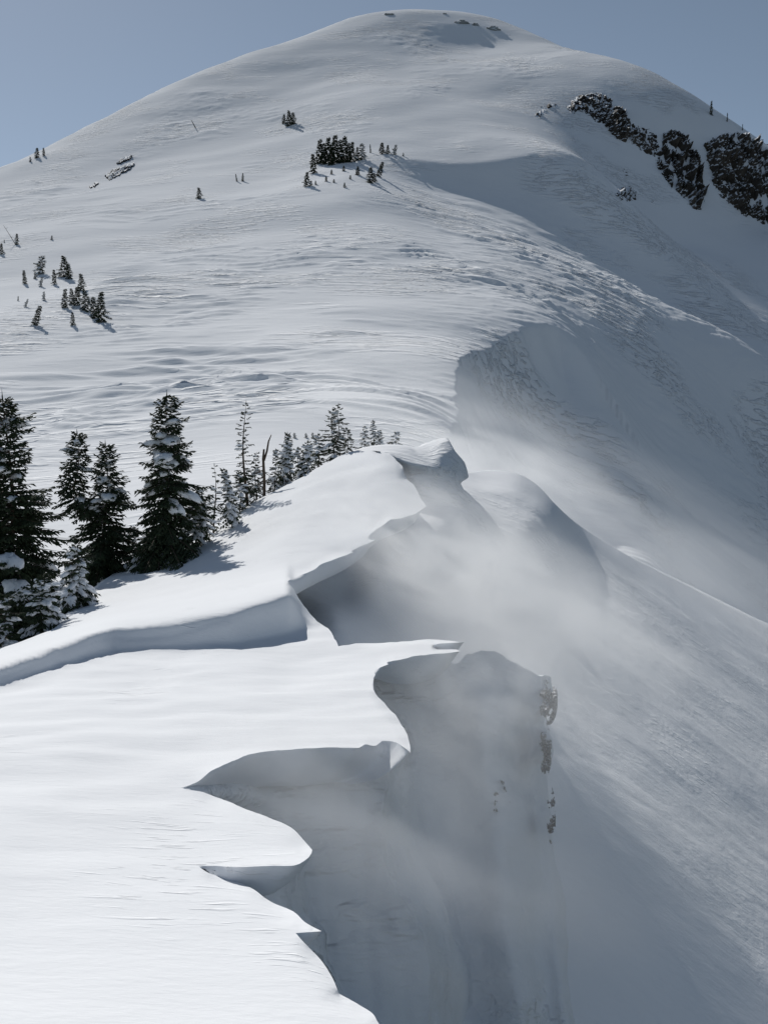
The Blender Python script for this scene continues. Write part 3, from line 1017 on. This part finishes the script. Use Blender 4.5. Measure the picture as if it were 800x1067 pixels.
near_tree('young_conifer', 'dark low conifer filling the gap between the double-topped tree and the brown-trunked tree', 140, 606, 548, 20, 49, 149, group=G1, dens=26, droop=0.8, snow=0.3, power=0.55)

# the broken snag
root = tag(empty('dead_snag', spot(275, 522, 55)), 'leafless broken snag with one upright side limb, dark against the snow', 'dead tree')
g = Geo()
k = 55 / F
g.tube([Vector((0, 0, -.4)), Vector((0.03, 0, 20 * k)), Vector((-0.02, 0, 44 * k)), Vector((0.02, 0, 54 * k))], [.10, .085, .07, .05], 8)
g.build('trunk', [M_BARK], root, True)
g = Geo()
g.tube([Vector((0.02, 0, 42 * k)), Vector((3.5 * k, 0, 52 * k)), Vector((5 * k, 0.1, 62 * k)), Vector((8 * k, 0.1, 69 * k))], [.06, .055, .045, .02], 6)
for q in range(14):
    z = random.uniform(8, 50) * k
    sgn = random.choice((-1, 1))
    g.tube([Vector((0, 0, z)), Vector((sgn * random.uniform(3, 8) * k, random.uniform(-.3, .3), z - random.uniform(0, 4) * k))], [.03, .01], 4)
g.build('branch', [M_BARK], root, True)

# ------------------------------------------------------------------ small trees on the mountain, copied from a few grown ones
def small_proto(seed, h, rad, snow, power, lean, droop, dens=5.0, lx=0.0):
    tr, cr, sn = conifer(h, rad, seed, dens=dens, droop=droop, snow=snow, lean=(lx, 0), power=power, twig=0.17, pad=1.6)
    g_ = Geo()
    g_.add(tr.v, tr.f, 0)
    g_.add(cr.v, cr.f, 1)
    for _, g1 in sn:
        g_.add(g1.v, g1.f, 2)
    o = g_.build('small_conifer', [M_BARK, M_NEEDLE, M_TREESNOW])
    return o.data, o, h


protos = [small_proto(201, 5, 1.0, 0.0, 1.0, 0, 0.6, 12), small_proto(203, 5, 1.25, 0.15, 1.0, 0, 0.8, 11), small_proto(207, 5, 0.9, 0.04, 1.0, 0, 0.8, 11, lx=0.1), small_proto(211, 5, 1.2, 0.5, 0.45, 0, 1.2, 8)]
used_proto = set()


def hill_tree(kind, bx, by, ty, label, group, wid=1.0, tilt=0.0, tip=None, bury=0.12):
    """kind picks the grown tree; frame x and y of its foot and top"""
    p = hit(bx, by, 150 if bx > 420 else 90)
    hgt = (by - ty) * p.y / F
    data, first, h0 = protos[kind]
    if kind in used_proto:
        o = first.copy()
        link(o)
    else:
        o = first
        used_proto.add(kind)
    k_ = hgt * (1 + bury) / h0
    o.scale = (k_ * wid, k_ * wid, k_)
    o.rotation_euler = (0, tilt, 0) if tilt else (0, 0, (bx * 7.3 + by * 3.1) % 6.28)
    o.location = p - Vector((0, 0, hgt * bury))
    tag(o, label, 'small tree', group)
    return o


GA = 'small trees in the clump on the left slope'
hill_tree(3, 41, 286, 267, 'bushy snow-crusted tree, topmost of the left slope trees', GA, 1.2, 0.15)
hill_tree(2, 26, 296, 282, 'short dark tree, upper left edge of the left slope trees', GA, 1.0, -0.12)
hill_tree(3, 37, 291, 284, 'snowy stub just under the bushy topmost left slope tree', GA)
hill_tree(3, 42, 299, 289, 'snow-bent small tree below the snowy stub on the left slope', GA, .8, .2)
hill_tree(3, 46, 313, 304, 'snow-buried tree tip at the head of a long narrow shadow', GA, .8)
hill_tree(1, 67, 289, 268, 'pointed half-white tree, tallest at the top of the main left clump', GA, 1.25)
hill_tree(0, 57, 297, 282, 'slim tree just left of the pointed half-white tree', GA, .9)
hill_tree(1, 72, 291, 275, 'snowy tree just right of the pointed half-white tree', GA, 1.0)
hill_tree(0, 68, 321, 302, 'dark slim tree on the left flank of the main left clump', GA)
hill_tree(0, 75, 318, 302, 'dark tree second from the left flank of the main left clump', GA)
hill_tree(1, 85, 303, 286, 'dark-topped tree in the middle of the main left clump', GA, 1.1)
hill_tree(0, 81, 319, 300, 'dark broad tree at the heart of the main left clump', GA, 1.2)
hill_tree(1, 89, 324, 304, 'tree at the lower front of the main left clump', GA, 1.1)
hill_tree(3, 93, 317, 310, 'low snow-crusted bush right of the heart of the left clump', GA)
hill_tree(1, 98, 331, 310, 'half-white tree, left one of the pair at the right end of the left clump', GA, 1.1)
hill_tree(1, 106, 336, 305, 'tallest half-white tree at the right end of the left clump', GA, .95)
hill_tree(0, 76, 340, 327, 'small dark tree alone below the main left clump', GA)
hill_tree(2, 35, 340, 319, 'leaning tree casting the long shadow, lowest of the left slope trees', GA, 1.1, .25)
hill_tree(3, 26, 320, 311, 'twiggy snow-bent sapling left of the lowest leaning tree', GA, .7, .35)
hill_tree(2, 19, 314, 309, 'tiny sapling tip farthest left beside the left slope trees', GA, .9)
GB = 'lone small trees on the open mountain face'
hill_tree(1, 2, 265, 254, 'small tree cut by the left edge of the photo', GB)
hill_tree(1, 18, 255, 244, 'small snowy tree beside the leaning bare pole', GB, .9)
hill_tree(2, 5, 253, 250, 'tiny sapling tip near the left edge beside the leaning pole', GB)
hill_tree(2, 54, 250, 245.5, 'tiny dark sapling alone on the slope right of the leaning pole', GB, 1.4)
hill_tree(1, 39, 165, 155, 'taller of the two pointed trees on the left skyline', GB, 1.2)
hill_tree(0, 46, 163, 155, 'slimmer of the two pointed trees on the left skyline', GB)
hill_tree(3, 32, 169, 164, 'low snowy bush left of the two skyline trees', GB)
hill_tree(1, 207.5, 207, 196, 'lone dark conical tree in the middle of the left face', GB, 1.3)
hill_tree(2, 247, 189.5, 182, 'thin leaning sapling, left of a close pair on the face', GB, .7, -.2)
hill_tree(0, 253, 189, 181, 'thicker sapling, right of a close pair on the face', GB, .9)
hill_tree(1, 296, 129, 120, 'left tree of the tight trio high on the face', GB, 1.2)
hill_tree(1, 301, 131, 116, 'middle and tallest tree of the tight trio high on the face', GB, 1.1)
hill_tree(1, 305.5, 130, 118.5, 'right tree of the tight trio high on the face', GB, 1.2)
hill_tree(3, 307, 457, 451.5, 'leftmost of three buried tree tips behind the snow-laden knobby conifer', GB, 1.4)
hill_tree(3, 319, 457, 452, 'middle one of three buried tree tips on the snow behind the crest', GB, 1.4)
hill_tree(3, 326, 457, 451, 'rightmost of three buried tree tips, left of the two-leader conifer', GB, 1.4)
hill_tree(0, 740.5, 121, 107, 'tiny dark tree on the right skyline, highest of its row', GB, .6)
hill_tree(2, 757, 128, 119, 'tiny tree second down the right skyline', GB, .5)
hill_tree(2, 773, 137, 130.5, 'tiny tree lowest down the right skyline', GB, .5)
GC = 'dark trees in the clump below the summit'
back_row = [(333, 171, 147, 0), (337.5, 171, 150, 0), (342, 171, 145, 1), (345.5, 172, 150, 0), (349, 170, 142.5, 0), (354, 170, 147, 0), (359, 169, 144, 1), (363, 169, 150, 0), (367, 169, 149, 1), (372, 168, 155, 0), (377.5, 167, 150.5, 3)]
words = ['first', 'second', 'third', 'fourth', 'fifth', 'sixth', 'seventh', 'eighth', 'ninth', 'tenth', 'last and snowiest']
for (bx, by, ty, kd), wd in zip(back_row, words):
    hill_tree(kd, bx, by, ty, '%s from the left in the dense back row of the summit clump' % wd, GC, 0.95)
hill_tree(0, 326.5, 181, 161.5, 'slim tree standing off the left end of the dense back row', GC)
hill_tree(1, 320, 194.5, 180, 'bushy tree at the lower left corner of the summit clump', GC, 1.2)
hill_tree(2, 323.5, 194.5, 189, 'stub right beside the bushy lower left tree', GC, 1.5)
hill_tree(2, 329, 193, 189, 'tiny tip right of the stub in the lower left corner', GC, 1.5)
hill_tree(0, 340, 189.5, 184, 'short tree in the open snow below the back row, left of centre', GC, 1.3)
hill_tree(0, 345.5, 182.5, 177.5, 'short tree close below the middle of the back row', GC, 1.3)
hill_tree(1, 348, 191, 187.5, 'tiny tip at the lower middle edge of the summit clump', GC, 1.6)
hill_tree(0, 358, 178.5, 173, 'stub under the right half of the back row', GC, 1.5)
hill_tree(1, 359, 196, 191, 'lowest small tip of the summit clump', GC, 1.3)
hill_tree(1, 365, 187.5, 183.5, 'tiny tip between the lowest tip and the lone round tree', GC, 1.4)
hill_tree(0, 372.5, 183, 174.5, 'lone round dark tree in the shaded snow under the back row', GC, 1.5)
hill_tree(1, 386, 190.5, 175, 'broad left tree of the leaning pair below the clump', GC, 1.2)
hill_tree(2, 393, 184, 168.5, 'upper leaning tree of the pair at the right of the clump', GC, 1.1, .25)
hill_tree(1, 390, 190, 181, 'short tree at the foot of the leaning pair', GC, 1.2)
hill_tree(2, 386, 160, 151.5, 'thin single spike between the back row and the snowy group', GC, .6, -.1)
hill_tree(1, 398, 161, 149.5, 'dark left tree of the small snowy group at the clump right end', GC, 1.3)
hill_tree(1, 404, 161, 152, 'middle tree of the small snowy group at the clump right end', GC, 1.1)
hill_tree(3, 410, 162, 151.5, 'right leaning snowy tree of the small group on the crest', GC, 1.0, .2)
hill_tree(3, 420, 163, 159.5, 'half-buried snowy tip at the far right of the clump crest', GC, 1.1)
for kd in range(4):
    if kd not in used_proto:
        bpy.data.objects.remove(protos[kd][1])


def pole(label, bx, by, tx_, ty, wd):
    p = hit(bx, by)
    sc = p.y / F
    o = tag(empty('dead_snag', p), label, 'dead tree')
    g_ = Geo()
    dx, dz = (tx_ - bx) * sc, (by - ty) * sc
    g_.tube([Vector((-dx * .1, 0, -dz * .1)), Vector((dx * .5, 0, dz * .5 + .02)), Vector((dx, 0, dz))], [wd, wd * .7, wd * .3], 6)
    g_.build('trunk', [M_BARK], o, True)
    g_ = Geo()
    for q in range(5):
        t = random.uniform(.3, .9)
        b_ = Vector((dx * t, 0, dz * t))
        g_.tube([b_, b_ + Vector((random.uniform(-.5, .5), random.uniform(-.3, .3), random.uniform(.0, .5))) * abs(dz) * .25], [wd * .4, wd * .1], 4)
    g_.build('branch', [M_BARK], o, True)


pole('long thin bare pole leaning left near the left edge of the photo', 16.5, 255, 4.5, 235.5, .12)
pole('short bare broken snag leaning left high on the left face', 204, 134, 199.5, 126, .28)

# ------------------------------------------------------------------ rocks
def rock_patch(name, label, outline, mat, seed, depth, cell=2.0, group=None, bulge=1.0, step=0.8, lift=0.0, edge_w=3.0, jag=4.2):
    """a broken rock mass: traced on the slope, raised from it into blocks and ledges, running on below the snow"""
    pl = np.array(outline, float)
    x0, y0 = pl.min(0)
    x1, y1 = pl.max(0)
    nx_, ny_ = max(6, int((x1 - x0) / step)), max(6, int((y1 - y0) / step))
    gx, gy_ = np.meshgrid(np.linspace(x0 - 1, x1 + 1, nx_), np.linspace(y0 - 1, y1 + 1, ny_))
    base = hits(gx, gy_)
    ed = np.full(gx.shape, 1e9)
    for a, b in zip(pl, np.roll(pl, -1, 0)):
        e_ = b - a
        t = np.clip(((gx - a[0]) * e_[0] + (gy_ - a[1]) * e_[1]) / (e_ @ e_ + 1e-9), 0, 1)
        ed = np.minimum(ed, np.hypot(gx - a[0] - t * e_[0], gy_ - a[1] - t * e_[1]))
    ins_ = inside(gx.ravel(), gy_.ravel(), pl).reshape(gx.shape)
    sgn = np.where(ins_, ed, -ed) + jag * fbm(gx / 4.0, gy_ / 4.0, seed + 3, 3, 0.6)
    bx_, bz_ = base[..., 0], base[..., 2]
    n1 = fbm(bx_ / cell / 3, bz_ / cell / 3, seed, 4, 0.6)
    n2 = 0.6 * fbm(bx_ / cell, bz_ / cell / 1.3, seed + 5, 3, 0.6) + 0.5 * (0.45 - np.abs(fbm((bx_ - 0.35 * bz_) / cell * 1.3, (bz_ + .3 * bx_) / cell / 3.5, seed + 9, 3, 0.55)) * 2)
    blocks = np.floor((n1 * 0.5 + 0.5) * 6) / 6 - 0.5
    hgt = depth * (0.20 + 0.9 * blocks + 0.8 * n2) * bulge
    hgt = np.where(sgn > 0, hgt * np.clip(sgn / edge_w, 0.25, 1) + lift, -depth) - 0.1
    hgt = np.where((sgn <= 0) & (sgn > -1.5), -depth * 0.4, hgt)
    nrm = np.array([0.25, -0.75, 0.5])
    pos = base + hgt[..., None] * nrm
    o = mesh_obj(name, pos.reshape(-1, 3), grid_faces(ny_, nx_, True), mat, None, False)
    tag(o, label, 'rock', group)
    return o


GR = 'rock outcrops on the right shoulder'
rock_patch('rock_outcrop', 'main dark block of cliff at the upper left end of the shoulder crags', [(632, 118), (640, 112), (650, 116), (656, 125), (655, 138), (653, 148), (645, 146), (634, 138), (628, 126)], M_CLIFF, 301, 7, 4, GR, 1.6)
rock_patch('rock_outcrop', 'jagged line of rocks climbing left from the main dark block', [(589, 108), (600, 100), (614, 96), (630, 98), (640, 106), (636, 114), (630, 132), (620, 126), (606, 116), (594, 118)], M_RIB, 303, 4, 3, GR)
rock_patch('rock_outcrop', 'broken rocks stepping down right of the main dark block', [(650, 122), (658, 128), (666, 134), (672, 134), (682, 140), (686, 152), (682, 162), (670, 160), (660, 150), (652, 146)], M_CLIFF, 305, 5, 3, GR)
rock_patch('rock_outcrop', 'tall dark wedge of cliff in the middle of the crags', [(684, 146), (692, 137), (702, 136), (712, 142), (718, 152), (726, 166), (732, 182), (734, 200), (731, 214), (726, 220), (716, 212), (706, 200), (694, 190), (684, 174), (682, 158)], M_CLIFF, 307, 9, 5, GR, 1.4)
rock_patch('rock_outcrop', 'large cliff at the right edge of the photo laced with snow gullies', [(733, 152), (742, 144), (756, 140), (768, 138), (782, 146), (800, 152), (815, 160), (830, 250), (806, 240), (796, 236), (784, 226), (774, 224), (762, 214), (750, 204), (742, 190), (738, 172)], M_CLIFF, 309, 9, 5, GR, 1.2)
rock_patch('rock_outcrop', 'small pair of flat rocks left of the shoulder crags', [(556, 121), (562, 113), (572, 108), (581, 109), (570, 116), (563, 123)], M_RIB, 311, 3, 2.5, GR)
rock_patch('rock_outcrop', 'isolated knot of rocks on the snow below the main dark block', [(641, 202), (644, 194), (651, 197), (656, 195), (663, 201), (661, 208), (652, 210), (644, 207)], M_CLIFF, 313, 4, 3, GR, 1.3)
rock_patch('rock_outcrop', 'single small rock above the isolated knot', [(647, 179), (650, 176), (654, 181), (652, 184)], M_CLIFF, 315, 3, 3, GR, 1.6)
rock_patch('rock_outcrop', 'single pebble-like rock right of the isolated knot', [(676, 208), (680, 207), (682, 210), (678, 211)], M_CLIFF, 317, 3, 3, GR, 1.6)
GL = 'dark rock ribs on the left face'
rock_patch('rock_rib', 'long dark slanting rock rib, biggest on the left face', [(110, 184), (118, 177), (130, 173), (141, 170), (137, 176), (126, 182), (114, 188)], M_RIB, 321, 3, 3, GL, 0.9, 0.5, 0.75, 1.8, 2.2)
rock_patch('rock_rib', 'thin slanting rock rib above the biggest one on the left face', [(121, 171), (128, 165), (139, 162), (136, 166), (126, 171)], M_RIB, 323, 3, 3, GL, 0.9, 0.5, 0.75, 1.8, 2.2)
rock_patch('rock_rib', 'small dark rock at the lower left of the slanting ribs', [(94, 196), (98, 191), (103, 191), (100, 195)], M_RIB, 325, 3, 3, GL, 0.9, 0.5, 0.75, 1.8, 2.2)


def crest_bump(name, label, px, py, d, wpx, hpx, mat, seed, group=None, onhill=True, squash=0.8):
    c = hit(px, py, 300) if onhill else Vector(spot(px, py, d))
    k_ = c.y / F
    rnd = random.Random(seed)
    nu, nv = 22, 14
    vs, fs = [], []
    th_, ph_ = np.meshgrid(np.linspace(0, math.pi, nv), np.linspace(0, 2 * math.pi, nu, endpoint=False), indexing='ij')
    n = fbm(th_ * 2.2 + seed, ph_ * 1.1 * np.sin(th_) + seed * .3, seed, 4, .6)
    r_ = 1 + 0.55 * np.floor(n * 4) / 4 + .15 * n
    x_ = r_ * np.sin(th_) * np.cos(ph_) * wpx * k_ * .5
    y_ = r_ * np.sin(th_) * np.sin(ph_) * wpx * k_ * .5 * squash
    z_ = r_ * np.cos(th_) * hpx * k_ * .5
    for a in np.stack([x_, y_, z_], -1).reshape(-1, 3):
        vs.append(Vector(a))
    for i in range(nv - 1):
        for j in range(nu):
            fs.append((i * nu + j, (i + 1) * nu + j, (i + 1) * nu + (j + 1) % nu, i * nu + (j + 1) % nu))
    g_ = Geo()
    g_.add(vs, fs)
    o = g_.build(name, [mat])
    o.location = c - Vector((0, 0, (0.36 * hpx * k_) if onhill else 0))
    tag(o, label, 'rock', group)
    return o


GS = 'shaded drift bumps on the summit crest'  # snow drifts on the crest, their shade painted in as grey
crest_bump('shaded_bump', 'shaded drift bump at the left end of the summit crest', 406, 16, 0, 12, 6, M_SHADED_BUMP, 331, GS)
crest_bump('shaded_bump', 'largest shaded drift bump right of the summit', 480, 24, 0, 18, 9, M_SHADED_BUMP, 333, GS)
crest_bump('shaded_bump', 'rounded shaded drift bump touching the largest one', 495, 27, 0, 9, 8, M_SHADED_BUMP, 335, GS)
crest_bump('shaded_bump', 'shaded drift bump lowest of the row right of the summit', 513, 31, 0, 16, 9, M_SHADED_BUMP, 337, GS)
crest_bump('shaded_bump', 'tiny shaded drift bump nearest the very top of the mountain', 463, 15.5, 0, 6, 3, M_SHADED_BUMP, 339, GS)
GP = 'rocks showing on the prow of the cornice wall'
def wall_rock(label, px, py, wpx, hpx, seed, raise_=0.25):
    """rough rock let into the wall: it shows only where it stands out of the snow"""
    gx, gy_ = np.meshgrid(np.linspace(px - wpx / 2, px + wpx / 2, max(24, int(wpx * 2.2))), np.linspace(py - hpx / 2, py + hpx / 2, max(30, int(hpx * 1.4))))
    e2 = ((gx - px) / (wpx / 2)) ** 2 + ((gy_ - py) / (hpx / 2)) ** 2
    n = fbm(gx / 8.0, gy_ / 12.0, seed, 4, .6)
    n = np.floor(n * 5) / 5 * .6 + n * .5
    h = 1.3 * (0.8 * n + raise_ * (1 - e2) - 0.12)
    d = wall_d(gx, gy_) + 0.20 - np.clip(h, -2.5, 1.0) + 0.5 * np.maximum(e2 - 1, 0)
    fc = grid_faces(*gx.shape)
    keep = ((h > -0.15) & (e2 < 1.0)).ravel()
    fc = fc[keep[fc].all(1)]
    us = np.unique(fc)
    fc = np.searchsorted(us, fc)
    o = mesh_obj('wall_rock', at(gx, gy_, d).reshape(-1, 3)[us], fc, M_ROCK, None, False)
    tag(o, label, 'rock', GP)


wall_rock('brown rock jutting at the top of the prow edge', 571, 730, 20, 52, 341, .42)
wall_rock('brown rock on the prow edge under the jutting top one', 568, 782, 14, 56, 343, .38)
wall_rock('faint brown rock on the prow edge, lowest of three', 574, 850, 10, 60, 345, .2)
wall_rock('faint brown streak of rock left of the prow edge at top', 517, 762, 16, 60, 347, .08)
wall_rock('faint brown rock in mid wall left of the prow edge', 520, 830, 24, 50, 349, .08)

# ------------------------------------------------------------------ snow blown off the ridge
def blowing_snow(loc, radii, rot, density, nscale, lo=0.40, hi=0.64, stretch=(1, 1, 1.35)):
    bm_v, bm_f = [], []
    nu, nv = 24, 14
    g_ = Geo()
    for i in range(nv + 1):
        th = math.pi * i / nv
        for j in range(nu):
            ph = 2 * math.pi * j / nu
            g_.v.append(Vector((math.sin(th) * math.cos(ph), math.sin(th) * math.sin(ph), math.cos(th))))
    for i in range(nv):
        for j in range(nu):
            g_.f.append((i * nu + j, (i + 1) * nu + j, (i + 1) * nu + (j + 1) % nu, i * nu + (j + 1) % nu))
            g_.m.append(0)
    m = bpy.data.materials.new('blowing_snow')
    m.use_nodes = True
    t = m.node_tree
    for n in list(t.nodes):
        if n.type == 'BSDF_PRINCIPLED':
            t.nodes.remove(n)
    out = [n for n in t.nodes if n.type == 'OUTPUT_MATERIAL'][0]
    vol = nd(t, 'ShaderNodeVolumePrincipled')
    vol.inputs['Color'].default_value = (0.97, 0.98, 0.99, 1)
    vol.inputs['Anisotropy'].default_value = 0.6
    t.links.new(vol.outputs[0], out.inputs['Volume'])
    tc = nd(t, 'ShaderNodeTexCoord')
    ln = nd(t, 'ShaderNodeVectorMath', operation='DOT_PRODUCT')
    t.links.new(tc.outputs['Object'], ln.inputs[0])
    t.links.new(tc.outputs['Object'], ln.inputs[1])
    fall = nd(t, 'ShaderNodeMath', operation='SUBTRACT', use_clamp=True)
    fall.inputs[0].default_value = 1.0
    t.links.new(ln.outputs['Value'], fall.inputs[1])
    pw = nd(t, 'ShaderNodeMath', operation='POWER')
    pw.inputs[1].default_value = 1.6
    t.links.new(fall.outputs[0], pw.inputs[0])
    nz = noise_node(t, mapping(t, tc.outputs['Object'], stretch), nscale, 5, 0.58)
    nz.inputs['Distortion'].default_value = 0.6
    rp = ramp(t, nz.outputs['Fac'], [(lo, (0.05, 0.05, 0.05)), (hi, (1, 1, 1))])
    mu = nd(t, 'ShaderNodeMath', operation='MULTIPLY')
    t.links.new(pw.outputs[0], mu.inputs[0])
    t.links.new(rp.outputs['Color'], mu.inputs[1])
    m2 = nd(t, 'ShaderNodeMath', operation='MULTIPLY')
    m2.inputs[1].default_value = density
    t.links.new(mu.outputs[0], m2.inputs[0])
    t.links.new(m2.outputs[0], vol.inputs['Density'])
    o = g_.build('blowing_snow', [m], None, True)
    o.location = loc
    o.scale = radii
    o.rotation_euler = rot
    tag(o, kind='stuff')
    return o


blowing_snow(spot(475, 605, 40), (7.2, 6.5, 4.2), (0, 0.45, 0), 0.55, 2.2)
blowing_snow(spot(565, 648, 36), (6.5, 5.5, 3.2), (0, 0.4, 0), 0.60, 2.0)
blowing_snow(spot(520, 720, 20.5), (2.8, 2.6, 2.4), (0, 0.4, 0), 0.50, 2.0)
blowing_snow(spot(430, 860, 12.0), (3.4, 3.0, 1.7), (0, 0.45, 0), 0.30, 1.8)
blowing_snow(spot(660, 575, 92), (46, 20, 9), (0, 0.52, 0), 0.055, 2.0)
blowing_snow(spot(535, 492, 106), (15, 12, 6.5), (0, 0.4, 0), 0.13, 1.8)
blowing_snow(spot(690, 800, 26), (9, 8, 6.5), (0, 0.5, 0), 0.08, 1.6)

# ------------------------------------------------------------------ daylight
SUN_AZ, SUN_EL = 27.0, 39.5        # degrees left of straight ahead, degrees above the horizon
sd = Vector((-math.sin(R(SUN_AZ)) * math.cos(R(SUN_EL)), math.cos(R(SUN_AZ)) * math.cos(R(SUN_EL)), math.sin(R(SUN_EL))))
sun_d = bpy.data.lights.new('sun', 'SUN')
sun_d.energy = 4.15
sun_d.angle = R(0.55)
sun_d.color = (1.0, 0.965, 0.91)
sun = link(bpy.data.objects.new('sun', sun_d))
sun.rotation_euler = (-sd).to_track_quat('-Z', 'Y').to_euler()
sun.location = (-40, 40, 60)
w = bpy.data.worlds.new('World')
SC.world = w
w.use_nodes = True
nt = w.node_tree
bg = nt.nodes['Background']
sky = nt.nodes.new('ShaderNodeTexSky')
sky.sky_type = 'NISHITA'
sky.sun_disc = False
sky.sun_elevation = R(SUN_EL)
sky.sun_rotation = R(-SUN_AZ)
sky.altitude = 1800
sky.air_density = 0.8
sky.dust_density = 0.7
sky.ozone_density = 1.6
hs = nt.nodes.new('ShaderNodeHueSaturation')
hs.inputs['Saturation'].default_value = 0.74
hs.inputs['Hue'].default_value = 0.488
nt.links.new(sky.outputs['Color'], hs.inputs['Color'])
nt.links.new(hs.outputs['Color'], bg.inputs['Color'])
bg.inputs['Strength'].default_value = 0.08

SC.view_settings.view_transform = 'Standard'
SC.view_settings.look = 'None'
SC.view_settings.gamma = 1.0
SC.view_settings.use_curve_mapping = False
SC.view_settings.exposure = -0.1
cy_ = SC.cycles
cy_.use_denoising = True
cy_.max_bounces = 6
cy_.diffuse_bounces = 3
cy_.volume_bounces = 3
cy_.transparent_max_bounces = 16
